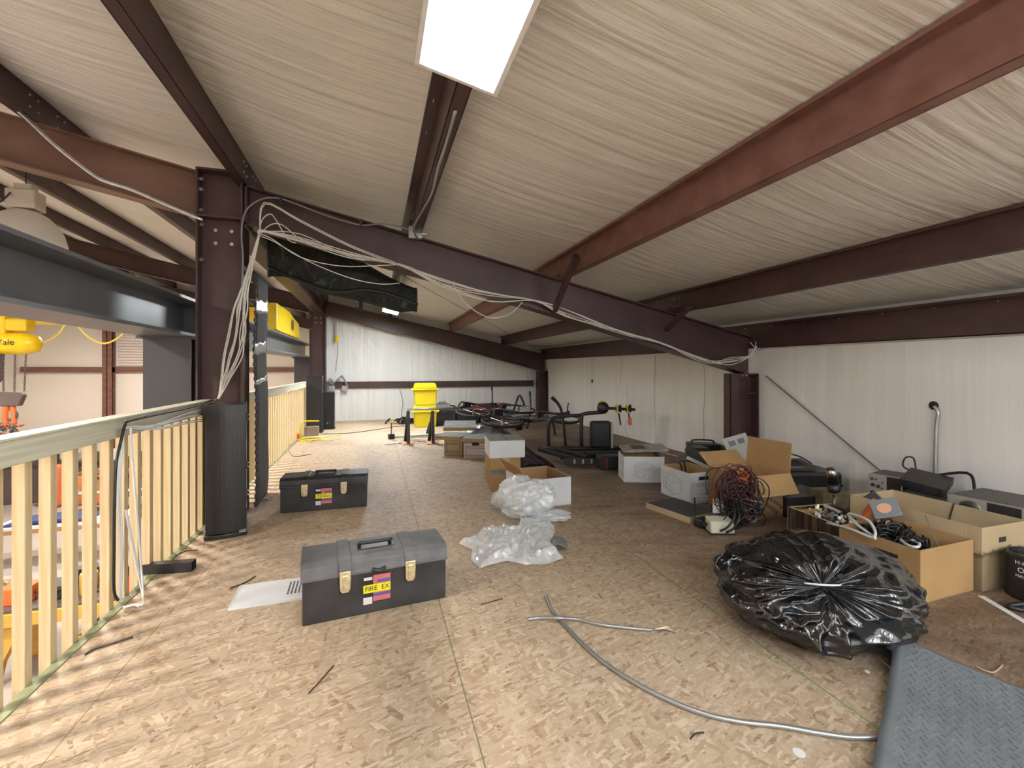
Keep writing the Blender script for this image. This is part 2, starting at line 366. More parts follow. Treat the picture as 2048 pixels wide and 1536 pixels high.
M['polyfilm'] = clear_poly('milky_polythene', (.82, .86, .88), .5)
def stained():
    m, t, p = nt('tan_cardboard_stained'); L = t.links.new
    tc = N(t, 'ShaderNodeTexCoord'); sp = N(t, 'ShaderNodeSeparateXYZ'); L(tc.outputs['Object'], sp.inputs[0])
    nz = N(t, 'ShaderNodeTexNoise'); nz.inputs['Scale'].default_value = 14; nz.inputs['Detail'].default_value = 3; L(tc.outputs['Object'], nz.inputs['Vector'])
    a = N(t, 'ShaderNodeMath', operation='MULTIPLY_ADD'); L(nz.outputs['Fac'], a.inputs[0]); a.inputs[1].default_value = .12; L(sp.outputs[2], a.inputs[2])
    rp = N(t, 'ShaderNodeValToRGB'); e = rp.color_ramp.elements; e[0].position = 0; e[0].color = (.24, .18, .10, 1); e[1].position = 1; e[1].color = (.46, .36, .22, 1)
    for ps, c in ((.215, (.27, .20, .11)), (.235, (.13, .09, .05)), (.25, (.14, .10, .05)), (.262, (.44, .34, .20))):
        x = e.new(ps); x.color = (*c, 1)
    L(a.outputs[0], rp.inputs['Fac']); L(rp.outputs[0], p.inputs['Base Color']); p.inputs['Roughness'].default_value = .8
    return m
M['stain'] = stained()
def panel_emit(k=1.0):
    """four tubes glowing through a diffuser"""
    m, t, p = nt('lit_diffuser'); L = t.links.new
    tc = N(t, 'ShaderNodeTexCoord'); sp = N(t, 'ShaderNodeSeparateXYZ'); L(tc.outputs['Object'], sp.inputs[0])
    cur = None
    for x0 in (-.10, -.052, .047, .095):
        s = N(t, 'ShaderNodeMath', operation='SUBTRACT'); L(sp.outputs[0], s.inputs[0]); s.inputs[1].default_value = x0
        ab = N(t, 'ShaderNodeMath', operation='ABSOLUTE'); L(s.outputs[0], ab.inputs[0])
        mr = N(t, 'ShaderNodeMapRange', interpolation_type='SMOOTHSTEP'); L(ab.outputs[0], mr.inputs[0]); mr.inputs[1].default_value = .006; mr.inputs[2].default_value = .024; mr.inputs[3].default_value = 1; mr.inputs[4].default_value = 0
        if cur is None: cur = mr.outputs[0]
        else: a = N(t, 'ShaderNodeMath', operation='MAXIMUM'); L(cur, a.inputs[0]); L(mr.outputs[0], a.inputs[1]); cur = a.outputs[0]
    mr = N(t, 'ShaderNodeMapRange'); L(cur, mr.inputs[0]); mr.inputs[3].default_value = L_PANEL * k * .12; mr.inputs[4].default_value = L_PANEL * k * 1.7
    p.inputs['Base Color'].default_value = (.8, .8, .8, 1)
    p.inputs['Emission Color'].default_value = (*C_PANEL, 1); L(mr.outputs[0], p.inputs['Emission Strength'])
    return m
M['panel'] = panel_emit(); M['panelfar'] = panel_emit(9.0)
M['bayglow'] = mat('lit_bay_lens', C_BAY, .5, emit=L_BAY)

# ------------------------------------------------------------------ geometry constants
FY, FY2 = 4.08, 10.4           # the two visible frames
RW, BW, SHOPB = 4.05, 10.65, 17.0
GZ = -2.6
def roof(x): return 2.567 - .22 * x if x > -9 else 2.567 + .22 * 9
PX = [2.95, 1.69, .32, -.954, -2.24, -3.5, -4.76, -6.02, -7.28]

# ------------------------------------------------------------------ shell
def struct(o): o['kind'] = 'structure'; return o
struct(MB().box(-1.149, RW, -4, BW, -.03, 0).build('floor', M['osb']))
struct(MB().box(-10, RW, -4, SHOPB, GZ - .1, GZ).build('floor_shop', M['concrete']))
struct(MB().box(RW, RW + .08, -4, BW + .1, -.03, 2.2).build('wall_right', M['wallv']))
struct(MB().prism([(-1.05, -.03), (RW, -.03), (RW, roof(RW) + .02), (-1.05, roof(-1.05) + .02)], 'y', BW, BW + .08).build('wall_back', M['wallb']))
struct(MB().box(-10, RW, SHOPB, SHOPB + .1, GZ, 5.2).build('wall_shop_back', M['shopwall']))
struct(MB().box(-10.1, -10, -4, SHOPB, GZ, 5.2).build('wall_left', M['shopwall']))
struct(MB().box(-10, RW, -4.1, -4, GZ, 5.2).build('wall_front', M['wallv']))
struct(MB().box(-1.19, -1.0, BW, SHOPB, GZ, roof(-1.1)).build('wall_shop_partition', M['shopwall']))
def ceil_fn(u, v):
    x = -10 + u * (RW + .05 + 10); y = -4.1 + v * (SHOPB + 4.2)
    xs = [4.05] + PX + [-8.54, -10]
    sag = 0
    for a, b in zip(xs, xs[1:]):
        if b <= x <= a: sag = .035 * math.sin(PI * (x - b) / (a - b)); break
    sag *= (1 + .25 * noise.noise(Vector((x, y * .8, 0))))
    return (x, y, roof(x) + .004 - sag)
cl = MB().grid(ceil_fn, 200, 60).build('ceiling', M['ceil'], smooth=True, thick=.02); struct(cl)
# edge board of the mezzanine
struct(MB().box(-1.189, -1.15, -4, BW, -.30, .004).build('trim_mezzanine_edge', M['greenedge']))

# ------------------------------------------------------------------ steel frame
def ibeam_y(x, y0, y1, z0, z1, w, tf=.015, tw=.012):
    mb = MB(); mb.box(x - w / 2, x + w / 2, y0, y1, z0, z0 + tf); mb.box(x - w / 2, x + w / 2, y0, y1, z1 - tf, z1); mb.box(x - tw / 2, x + tw / 2, y0, y1, z0 + tf, z1 - tf); return mb
pnames = {2.95: 'second purlin from the right wall, crossing above the beam', 1.69: 'thick purlin crossing the upper right of the room', .32: 'purlin that carries the bright ceiling light',
          -.954: 'purlin running over the head of the tall brown column', -2.24: 'purlin left of the tall column, above the brown rafter'}
order = ['third', 'fourth', 'fifth', 'sixth']
for i, x in enumerate(PX):
    lab = 'dark red steel ' + pnames[x] if x in pnames else 'dark red steel purlin over the shop, %s to the left of the tall column' % order[i - 5]
    t = thing('roof_purlin', lab, 'purlin', (x, -4, roof(x) - .2), group='roof purlins')
    L = (BW if x > -1 else SHOPB) + 4 - .02
    s = 1 if x > 0 else -1
    mb = MB(); h = .195
    mb.box(-.004, .004, 0, L, 0, h)
    mb.box(min(0, s * .065), max(0, s * .065), 0, L, 0, .005); mb.box(min(s * .062, s * .067), max(s * .062, s * .067), 0, L, 0, .018)
    mb.box(min(0, -s * .065), max(0, -s * .065), 0, L, h - .005, h); mb.box(min(-s * .062, -s * .067), max(-s * .062, -s * .067), 0, L, h - .018, h)
    mb.build('beam', M['steelrust'] if x == 1.69 else M['steel'], t)
    f = MB()
    for k in range(int(L / .32)):
        yy = .2 + k * .32
        f.box(-s * .035 - .0025, -s * .035 + .0025, yy, yy + .03, h - .008, h - .004)
    f.build('screw_row', M['chrome'], t)['kind'] = 'stuff'
    b = MB().cyl((-s * .012, 0, 0), (s * .0001, 0, 0), .008, 6).build('bolt', M['galv'], t); first = True
    for fy in (FY + 4, FY2 + 4):
        for dy in (-.1, -.18, .1, .18):
            for zz in (.06, .14):
                c = b if first else b.copy()
                if not first: COL.objects.link(c); c.parent = t
                c.location = (0, fy + dy, zz); first = False
# eave strut
t = thing('eave_strut', 'dark brown steel eave strut along the top of the right wall', 'eave strut', (3.985, -4, 1.37))
mb = MB(); mb.box(-.004, .004, 0, 14.64, 0, .25); mb.box(-.004, .05, 0, 14.64, 0, .006); mb.box(-.075, .004, 0, 14.64, .25, .256); mb.box(-.075, -.07, 0, 14.64, .235, .25)
mb.build('beam', M['steel'], t)
b = MB()
for k in range(40): b.cyl((-.012, .2 + k * .36, .22), (0, .2 + k * .36, .22), .005, 6)
b.build('screw_row', M['galv'], t)['kind'] = 'stuff'

def rtop(x): return roof(x) - .2
def rbot(x):
    if x <= 1.34: return 2.27 + (x + .96) * (1.73 - 2.27) / 2.3
    return 1.73 + (x - 1.34) * (1.10 - 1.73) / 2.5
def rafter(y, label, x0, x1, w=.17):
    t = thing('rafter', label, 'rafter', (0, y, 0))
    xs = [x0 + (x1 - x0) * k / 8 for k in range(9)]
    poly = [(x, rtop(x)) for x in xs] + [(x, rbot(x)) for x in reversed(xs)]
    MB().prism(poly, 'y', -.005, .005).build('web', M['steel'], t)
    for nm, fn, s in (('top_flange', rtop, -1), ('bottom_flange', rbot, 1)):
        poly = [(x, fn(x)) for x in xs] + [(x, fn(x) + s * .012) for x in reversed(xs)]
        MB().prism(poly, 'y', -w / 2, w / 2).build(nm, M['steel'], t)
    MB().box(x0, x0 + .018, -w / 2, w / 2, rbot(x0) - .03, rtop(x0) + .01).build('end_plate', M['steel'], t)
    st = MB()
    for x in (1.69, 2.95): st.box(x - .004, x + .004, -w / 2 + .01, w / 2 - .01, rbot(x), rtop(x))
    return t
rafter(FY, 'dark red tapered roof beam crossing the room, strung with white cables', -.965, 3.98)
rafter(FY2, 'far brown roof beam sloping along the top of the back wall', -.965, 3.98)
def shop_rafter(y, label, mt, yb=.0):
    t = thing('rafter', label, 'rafter', (0, y, 0))
    x0, x1 = -9.9, -1.3
    xs = [x0 + (x1 - x0) * k / 8 for k in range(9)]; d = lambda x: rtop(x) - .335
    MB().prism([(x, rtop(x)) for x in xs] + [(x, d(x)) for x in reversed(xs)], 'y', -.005, .005).build('web', mt, t)
    for nm, fn, s in (('top_flange', rtop, -1), ('bottom_flange', d, 1)):
        MB().prism([(x, fn(x)) for x in xs] + [(x, fn(x) + s * .012) for x in reversed(xs)], 'y', -.08, .08).build(nm, mt, t)
    return t
shop_rafter(FY, 'rusty brown roof beam left of the tall column, lit orange', M['warmlit'])
shop_rafter(FY2, 'far brown roof beam over the shop, seen above the grey crane beam', M['steel'])
shop_rafter(16.8, 'farthest brown roof beam at the shop end wall', M['steel'])

def column(y, label, x0=-1.29, x1=-.975, z0=GZ, z1=2.67, hw=.10):
    t = thing('steel_column', label, 'column', (0, y, z0))
    h = z1 - z0
    MB().box(x0, x1, -.006, .006, 0, h).build('web', M['steel'], t)
    mb = MB(); mb.box(x0, x0 + .014, -hw, hw, 0, h); mb.build('left_flange', M['steel'], t)
    mb = MB(); mb.box(x1 - .014, x1, -hw, hw, 0, h); mb.build('right_flange', M['steel'], t)
    st = MB(); st.box(x0 + .014, x1 - .014, -hw, hw, h - .014, h + .002)
    if z1 > 2: st.box(x0 + .014, x1 - .014, -hw, hw, 2.30 - z0, 2.315 - z0)
    else: st.box(x0 + .014, x1 - .014, -hw + .01, hw, h - .22, h - .208)
    st.build('stiffener', M['steel'], t)
    if z1 > 2:
        for zz in (2.60, 2.52, 2.36, 2.25, 1.98):
            MB().cyl((x0 + .014, -.05, zz - z0), (x0 + .035, -.05, zz - z0), .014, 6).build('bolt', M['galv'], t)
        for xx in (-1.18, -1.07):
            for zz in (2.22, 2.12): MB().cyl((xx, -.022, zz - z0), (xx, -.006, zz - z0), .014, 8).build('bolt', M['galv'], t)
    else:
        for xx in (3.84, 3.9): MB().cyl((xx, -.06, h - .03), (xx, -.06, h - .012), .014, 6).build('bolt', M['galv'], t)
    return t
column(FY, 'tall dark brown steel column behind the near speaker, cables strapped to it')
column(FY2, 'far brown column at the end of the railing by the back wall')
column(FY, 'short brown column against the right wall under the beam end', 3.74, 4.03, 0, 1.09)
column(FY2, 'thin brown corner column where back and right walls meet', 3.80, 4.03, 0, 1.09)
t = thing('strut_beam', 'brown beam running from the tall column to the far column along the mezzanine edge', 'beam', (0, 0, 0))
ibeam_y(-1.11, FY + .12, FY2 - .12, 2.30, 2.55, .2).build('beam', M['steel'], t)

# sway braces and flange braces
a = Xp(1153, 512, 1.63); b_ = Vector((1.62, FY - .09, rbot(1.62) + .01))
tag(MB().bar(a, b_, .045, .045).build('flange_brace', M['steel']), 'short diagonal steel brace between thick purlin and the main beam', 'brace')
tag(MB().bar((2.9, FY - .42, roof(2.95) - .17), (2.86, FY - .08, rbot(2.9) + .2), .04, .04).build('flange_brace', M['steel']), 'small angle brace under the second purlin beside the beam', 'brace')
tag(MB().cyl(Xp(1532, 752, 4.02), Xp(1768, 948, 4.02), .007, 8).build('cross_brace_rod', M['grey']), 'thin steel brace rod slanting down across the right wall', 'rod')
tag(MB().cyl((-.5, FY + .1, 2.35), (3.6, FY2 - .3, 1.65), .004, 6).build('tie_cable', M['cableg']), 'thin dark wire crossing under the ceiling behind the beam', 'wire')

# wall girts
t = thing('wall_girt', 'brown steel girt running across the white back wall', 'girt', (-.97, BW - .055, .72))
MB().box(0, 4.74, 0, .05, 0, .006).build('bottom_flange', M['steel'], t)
mb = MB(); mb.box(0, 4.74, 0, .006, 0, .14); mb.box(0, 4.74, 0, .05, .134, .14); mb.build('web', M['steel'], t)
t = thing('wall_girt', 'brown steel girt on the far shop wall behind the crane', 'girt', (-9.9, SHOPB - .1, 1.04))
MB().box(0, 8.7, 0, .09, 0, .16).build('web', M['steelrust'], t)
t = thing('wind_post', 'brown column on the far shop wall beside the blinds', 'column', (-7.85, SHOPB - .28, GZ))
ibm = MB(); ibm.box(0, .24, 0, .02, 0, 6.25); ibm.box(.11, .13, 0, .2, 0, 6.25); ibm.box(0, .24, .18, .2, 0, 6.25); ibm.build('web', M['steelrust'], t)
# shop window with blind
wn = MB(); wn.box(-7.6, -6.2, SHOPB - .04, SHOPB + .01, 1.22, 2.52); o = struct(wn.build('window_1', M['white']))
bl = MB()
for k in range(15): bl.box(-7.55, -6.25, SHOPB - .075, SHOPB - .05, 1.25 + k * .085, 1.25 + k * .085 + .07)
t = thing('window_blind', 'closed white slatted blind on the far shop window', 'blind', (0, 0, 0)); bl.build('slats', mat('blind_slats', (.66, .58, .54), .5), t)

# ------------------------------------------------------------------ lamps
def troffer(label, x, y, L=1.2, W=.285, m_=None):
    z = roof(x) - .235
    t = thing('ceiling_light', label, 'light', (x, y, z), rot=(0, math.atan(.22) , 0), group=None)
    mb = MB()
    for a in ((-W / 2 - .012, -W / 2 + .004), (W / 2 - .004, W / 2 + .012)): mb.box(a[0], a[1], -L / 2 - .012, L / 2 + .012, -.075, .0)
    for a in ((-L / 2 - .012, -L / 2 + .004), (L / 2 - .004, L / 2 + .012)): mb.box(-W / 2, W / 2, a[0], a[1], -.075, .0)
    mb.box(-W / 2, W / 2, -L / 2, L / 2, -.006, 0)
    mb.build('housing', M['white'], t)
    MB().box(-W / 2, W / 2, -L / 2, L / 2, -.070, -.066).build('diffuser', m_ or M['panel'], t)
    return t
troffer('bright white four tube ceiling light at the top of the room', .305, 1.04)
troffer('distant ceiling light glaring below the camouflage bag', .305, 8.3, m_=M['panelfar'])
M['tube'] = mat('fill_tube', C_FILL, .5, emit=L_FILL)
def strip(label, x, y):  # tube lamps added behind the camera to brighten the room
    z = min(roof(x), roof(x - .1)) - .34
    t = thing('fill_strip_light', label, 'light', (x, y, z), group='added fill lights behind the viewpoint')
    MB().box(-.02, .02, -.6, .6, .045, .07).build('batten', M['white'], t); MB().cyl((0, -.6, 0), (0, .6, 0), .03, 12).build('tube', M['tube'], t)
    for yy in (-.58, .58): MB().box(-.02, .02, yy - .01, yy + .01, 0, .05).build('tube_holder', M['white'], t)
    for yy in (-.4, .4): MB().cyl((0, yy, .07), (0, yy, roof(x) - z - .03), .004, 6).build('hanger', M['galv'], t)
for x, lab in ((-.35, 'left'), (1.0, 'middle'), (2.3, 'right'), (3.4, 'wall side')):
    for y, lb in ((-1.3, 'front'), (-3.0, 'rear')): strip('added bare tube fill light behind the viewpoint, %s of the %s row' % (lab, lb), x, y)
def highbay(x, y, label, z=2.28):
    t = thing('high_bay_light', label, 'light', (x, y, z), group='high bay lights over the shop')
    prof = [(.285, 0), (.28, .03), (.26, .12), (.22, .20), (.16, .27), (.10, .31), (.0, .33)]
    MB().lathe(prof, 32, cap=False).build('dome', M['baywhite'], t, smooth=True, thick=.006)
    MB().lathe([(0, .05), (.262, .05), (.262, .055), (0, .055)], 24, cap=False).build('lens', M['bayglow'], t)
    mb = MB(); mb.box(-.11, .11, -.08, .08, .33, .50); mb.box(-.07, .07, -.05, .05, .50, .56); mb.build('ballast', M['baywhite'], t, bevel=.01)
    MB().tube([(0, 0, .56), (0, .0, .62), (0.0, 0, roof(x) - z - .2)], .006, 6).build('hook', M['cableb'], t)
    MB().tube([(-.05, -.1, .45), (-.13, -.12, .34), (-.2, -.12, .42), (-.22, -.1, .7), (-.2, 0, roof(x) - z - .08)], .007, 6).build('cord', M['cableb'], t)
    return t
highbay(-3.08, 5.33, 'cream dome high bay lamp above the grey crane beam')
highbay(-4.6, 10.9, 'far cream high bay lamp peeking over the crane beam', 2.45)
highbay(-3.6, .9, 'high bay lamp over the shop beside the near railing', 2.45)
highbay(-7.2, 5.3, 'added high bay lamp over the middle of the shop', 3.0)  # this and the next two are unseen lamps added to light the shop
highbay(-6.6, 13.4, 'added high bay lamp by the far shop wall', 3.0)
highbay(-7.2, .0, 'added high bay lamp over the near side of the shop', 3.0)

# ------------------------------------------------------------------ railing
def railing(label, y0, y1, post=()):
    t = thing('railing', label, 'railing', (-1.19, y0, 0))
    L = y1 - y0
    MB().box(.0, .038, 0, L, .815, .905).build('top_rail', M['pinerail'], t, bevel=.004)
    MB().box(-.045, .045, 0, L, .905, .912).build('cap_strip', M['pinerail'], t)
    n = int(L / .135)
    base = MB().box(-.019, .019, -.019, .019, -.12, .903).build('baluster', M['pine'], t, bevel=.002)
    base.location = (-.020, .06, 0)
    for k in range(1, n):
        c = base.copy(); COL.objects.link(c); c.parent = t; c.location = (-.020, .06 + k * .135, 0)
    return t
railing('pine railing with square balusters in front of the tall column, cables tied to it', -.55, 3.95)
railing('pine railing beyond the tall column running to the far speakers', 4.25, 9.6)

# ------------------------------------------------------------------ crane
t = thing('crane_runway_beam', 'large dark grey steel crane beam along the left of the mezzanine', 'beam', (-1.56, -3.9, 1.40))
mb = MB(); L1 = 4.55 + 3.9; mb.box(-.185, .185, 0, L1, 0, .022); mb.box(-.185, .185, 0, L1, .278, .3); mb.box(-.008, .008, 0, L1, .02, .28); mb.build('near_span', M['grey'], t)
mb = MB(); mb.box(-.185, .185, L1 + .01, 15.6, 0, .022); mb.box(-.185, .185, L1 + .01, 15.6, .278, .3); mb.box(-.008, .008, L1 + .01, 15.6, .02, .28); mb.build('far_span', M['grey'], t)
MB().box(-.18, .18, L1 - .03, L1 - .015, .02, .28).build('end_stiffener', M['grey'], t)
MB().box(-.03, .03, 0, 15.6, .3, .335).build('rail', M['grey'], t)
def crane_col(y, label):
    t = thing('crane_column', label, 'column', (-1.56, y, GZ))
    mb = MB(); h = 3.98; mb.box(-.16, .16, -.13, -.115, 0, h); mb.box(-.16, .16, .115, .13, 0, h); mb.box(-.006, .006, -.115, .115, 0, h); mb.box(-.2, .2, -.15, .15, h, h + .018)
    mb.build('web', M['darkgrey'], t)
    return t
crane_col(4.35, 'dark grey crane support column below the near end of the beam')
crane_col(11.35, 'far dark grey crane support column beside the far brown column')
# end truck on the beam and bridge girder
t = thing('bridge_crane', 'yellow bridge crane girder and end carriage riding on the grey beam', 'crane', (0, 8.3, 1.735))
MB().prism([(-.6, .0), (1.6, .0), (1.65, .1), (1.55, .30), (.95, .36), (.5, .42), (-.6, .42)], 'x', -1.70, -1.42).build('end_carriage', M['craneyel'], t, bevel=.02)
MB().cyl((-1.42, .75, .2), (-1.405, .75, .2), .10, 20).build('wheel_cover', mat('grey_cap', (.1, .09, .08), .5), t)
MB().cyl((-1.56, 1.64, .12), (-1.56, 1.76, .12), .10, 16).build('buffer', M['black'], t)
MB().box(-9.8, -1.7, -.1, .22, .06, .40).build('girder', M['craneyel'], t)
fs = MB()
for k in range(9):
    x0 = -2.0 - k * .75
    fs.tube([(x0, -.14, .08), (x0 - .1, -.14, -.10), (x0 - .3, -.14, -.22), (x0 - .5, -.14, -.12), (x0 - .65, -.14, .08)], .014, 8)
fs.build('festoon_cable', M['yelcable'], t, smooth=True)
# hoist
hx = -4.82
t = thing('chain_hoist', 'yellow Yale chain hoist hanging from the crane girder', 'hoist', (hx, 8.0, 1.49))
MB().lathe([(0, -.36), (.10, -.36), (.135, -.28), (.14, -.1), (.15, 0), (.15, .2), (.11, .33), (.05, .36), (0, .36)], 24, Matrix.Rotation(PI / 2, 4, 'Y')).build('body', M['craneyel'], t, smooth=True)
mb = MB(); mb.box(-.55, .02, -.08, .12, .12, .38); mb.box(.02, .26, -.10, .1, .17, .34); mb.build('trolley', M['craneyel'], t, bevel=.03)
text('brand_lettering', 'Yale', .11, (.07, -.158, .01), (PI / 2, 0, 0), M['inkblack'], t)
MB().box(-.48, -.46, -.085, -.082, .2, .3).build('plate', M['white'], t)
mb = MB(); mb.prism([(-.42, -.12), (-.12, -.12), (-.14, -.5), (-.24, -.62), (-.42, -.62)], 'y', -.14, .16); mb.build('chain_bag', M['taupe'], t, bevel=.01)
def chain(a, b, r, n):
    mb = MB(); a = Vector(a); b = Vector(b); 
    for i in range(n):
        c = a.lerp(b, (i + .5) / n); hl = (b - a).length / n * .75
        ax = Vector((r, 0, 0)) if i % 2 else Vector((0, r, 0))
        mb.tube([c + Vector((0, 0, hl)), c + ax, c - Vector((0, 0, hl)), c - ax], r * .35, 5, closed=True, sub=3)
    return mb
for dx in (-.05, .08, .20):
    chain((dx, 0, -.10), (dx * .9, 0, -.66), .011, 22).build('lifting_chain', M['taupe'], t)
MB().prism([(-.07, -.86), (.14, -.86), (.19, -.72), (.17, -.68), (-.07, -.66), (-.1, -.70)], 'y', -.05, .05).build('hook_block', M['taupe'], t, bevel=.015)
MB().tube([(.04, 0, -.86), (.04, 0, -.92), (.09, 0, -.96), (.08, 0, -1.03), (.02, 0, -1.05), (-.04, 0, -1.0), (-.03, 0, -.96)], .018, 8, radii=[.014, .018, .022, .024, .022, .016, .008]).build('hook', M['taupe'], t, smooth=True)
t = thing('sling_chain', 'orange and black lifting chains gathered in the crane hook', 'chain', (hx + .02, 8.0, .48))
MB().tube([(-.03, 0, .16), (-.05, 0, .04), (-.04, 0, -.1)], .035, 8).tube([(.03, 0, .16), (.05, 0, .04), (.05, 0, -.1)], .03, 8).build('sling_link', M['orange'], t, smooth=True)
rr = random.Random(3)
for nm, mm, n in (('chain_link', M['taupe'], 26), ('sling_hook', M['orange'], 9)):
    mb = MB()
    for k in range(n):
        c = Vector((rr.uniform(-.13, .13), rr.uniform(-.06, .06), rr.uniform(-.42, -.1))); a = Vector([rr.uniform(-1, 1) for _ in range(3)]).normalized() * .032; b = a.orthogonal().normalized() * .02
        mb.tube([c + a, c + b, c - a, c - b], .009, 5, closed=True, sub=3)
    mb.build(nm, mm, t, smooth=True)['kind'] = 'stuff'

# ------------------------------------------------------------------ shop floor below
t = thing('workbench', 'ochre steel workbench on the shop floor below the railing', 'workbench', (-4.75, 6.75, GZ))
MB().box(0, 2.7, 0, .9, .86, .93).build('tabletop', M['taupe'], t)
MB().box(-.02, 2.72, -.03, 0, .74, .90).build('front_rail', M['benchyel'], t, bevel=.01)
for x in (.55, 2.3): MB().prism([(x - .1, 0), (x, 0), (x + .06, .3), (x + .2, .62), (x + .24, .84), (x - .02, .84), (x - .08, .5)], 'y', .02, .12).build('leg', M['benchyel'], t)
for x in (.55, 2.3): MB().prism([(x - .1, 0), (x, 0), (x + .06, .3), (x + .2, .62), (x + .24, .84), (x - .02, .84), (x - .08, .5)], 'y', .75, .85).build('leg', M['benchyel'], t)
MB().box(1.3, 2.2, .05, .8, .02, .5).build('cabinet', M['benchyel'], t, bevel=.01)
items = [('red parts tray heaped with fittings', 'tray', M['red'], (-4.55, 6.95), (.32, .26, .10)), ('orange tool case with black strap', 'tool case', M['orange'], (-4.1, 7.0), (.30, .25, .2)),
         ('black power tool lying behind the orange case', 'power tool', M['black'], (-3.72, 7.0), (.2, .2, .16)), ('ochre round drum on the bench', 'drum', M['benchyel'], (-3.42, 7.0), (.18, .18, .26)),
         ('red and black tool box on the bench end', 'toolbox', M['red'], (-3.05, 6.95), (.34, .25, .24)), ('white paper stack near bench edge', 'paper', M['white'], (-2.7, 7.05), (.3, .22, .05)),
         ('grey metal tray behind the red tray', 'tray', M['silver'], (-4.55, 7.35), (.34, .2, .08)), ('black case at the back of the bench', 'case', M['black'], (-3.6, 7.4), (.4, .16, .2)),
         ('teal box at the back corner of the bench', 'box', mat('teal_paint', (.02, .12, .16), .5), (-2.9, 7.4), (.3, .18, .2))]
for lab, cat, mm, (x, y), (a, b, c) in items:
    o = thing(cat.replace(' ', '_'), lab, cat, (x, y, GZ + .93), random.uniform(-.2, .2))
    if cat == 'drum': MB().lathe([(.085, 0), (.09, .02), (.09, .24), (.085, .26)], 20).build('body', mm, o)
    else:
        MB().box(-a / 2, a / 2, -b / 2, b / 2, 0, c).build('body', mm, o, bevel=.012)
        if 'case' in cat or 'box' in cat: MB().tube([(-.06, 0, c), (-.05, 0, c + .04), (.05, 0, c + .04), (.06, 0, c)], .01, 6).build('handle', M['black'], o)
        if cat == 'tray':
            st = MB()
            for k in range(16): st.bar((random.uniform(-a, a) * .4, random.uniform(-b, b) * .4, c), (random.uniform(-a, a) * .4, random.uniform(-b, b) * .4, c + .05), .02)
            st.build('fittings', M['brass'], o)['kind'] = 'stuff'
cb = MB()
rr = random.Random(5)
for k in range(14):
    c = Vector((rr.uniform(-2.9, -3.9), rr.uniform(6.85, 7.3), GZ + .96)); 
    cb.tube([c + Vector((math.cos(a) * .12 * rr.uniform(.5, 1.1), math.sin(a) * .1, rr.uniform(0, .12))) for a in [j * 1.05 for j in range(6)]], .009, 6, closed=True)
tag(cb.build('hose_tangle', M['cableb'], smooth=True), 'tangle of black hoses and cords on the workbench', 'hose', kind='stuff')
# table with blue cloth
t = thing('folding_table', 'white topped table holding blue cloths on the shop floor', 'table', (-6.9, 10.9, GZ))
MB().box(0, 2.1, 0, .8, .70, .74).build('tabletop', M['cardw'], t); MB().box(0, 2.1, .0, .8, .62, .70).build('apron', M['card'], t)
for x, y in ((.1, .06), (2.0, .06), (.1, .74), (2.0, .74)): MB().box(x - .05, x + .05, y - .04, y + .04, 0, .62).build('leg', M['taupe'], t)
def cloth(u, v):
    x = u * 1.3; y = v * .5
    return (-6.7 + x, 11.0 + y, GZ + .745 + .06 + .05 * noise.noise(Vector((x * 4, y * 6, 1))) - .05 * (abs(u - .5) * 2) ** 4)
tag(MB().grid(cloth, 30, 16).build('folded_cloth', M['blue'], smooth=True, thick=.05), 'crumpled navy cloth lying on the white topped table', 'cloth')
t = thing('storage_bench', 'long taupe storage unit along the far shop wall', 'storage unit', (-9.8, 16.0, GZ))
MB().box(0, 8.2, 0, .8, 0, 1.0).build('body', M['taupe'], t); MB().box(-.02, 8.22, -.03, .8, 1.0, 1.06).build('worktop', mat('dark_top', (.05, .04, .04), .5), t)
rr = random.Random(11)
cols = [M['silver'], M['taupe'], M['white'], M['browngrey'], M['cardw'], M['black']]
for k in range(14):
    a = rr.uniform(.2, .42); h = rr.uniform(.12, .36); x = -9.5 + k * .56
    o = tag(MB().box(-a / 2, a / 2, -.12, .12, 0, h).build('storage_box', cols[k % 6], loc=(x, 16.35, GZ + 1.06), bevel=.01), 'small %s storage box on the far taupe unit, %s from its left end' % (('silver', 'taupe', 'white', 'brown grey', 'off white', 'black')[k % 6], ('first', 'second', 'third', 'fourth', 'fifth', 'sixth', 'seventh', 'eighth', 'ninth', 'tenth', 'eleventh', 'twelfth', 'thirteenth', 'last')[k]), 'box', 'boxes on the far storage unit')
def drape(u, v):
    return (-8.6 + u * 1.5, 15.4 + .12 * math.sin(u * 19) * (1 - v) + .05 * math.sin(u * 41), GZ + .02 + v * (1.0 + .15 * math.sin(u * 7)))
tag(MB().grid(drape, 60, 14).build('orange_sheeting', M['copper'], smooth=True, thick=.01), 'shiny orange sheeting standing in front of the far storage unit', 'sheeting')
t = thing('shelf_rack', 'low dark metal rack under the window of the far shop wall', 'rack', (-7.0, 13.6, GZ))
for z in (.2, .7, 1.15): MB().box(0, 2.2, 0, .5, z, z + .04).build('shelf', M['cardw'] if z == .7 else M['taupe'], t)
for x, y in ((0, 0), (2.16, 0), (0, .46), (2.16, .46)): MB().box(x, x + .04, y, y + .04, 0, 1.2).build('post', M['taupe'], t)
for k, (x, mm) in enumerate(((.15, M['card']), (.65, M['black']), (1.1, mat('steel_blue', (.05, .10, .16), .5)), (1.6, M['card']))):
    tag(MB().box(0, .36, 0, .3, 0, .28).build('storage_box', mm, loc=(-7.0 + x, 13.7, GZ + .74), bevel=.01), ['brown box at the left end of the shop rack', 'black box on the shop rack', 'blue box on the shop rack', 'brown box at the right end of the shop rack'][k], 'box')

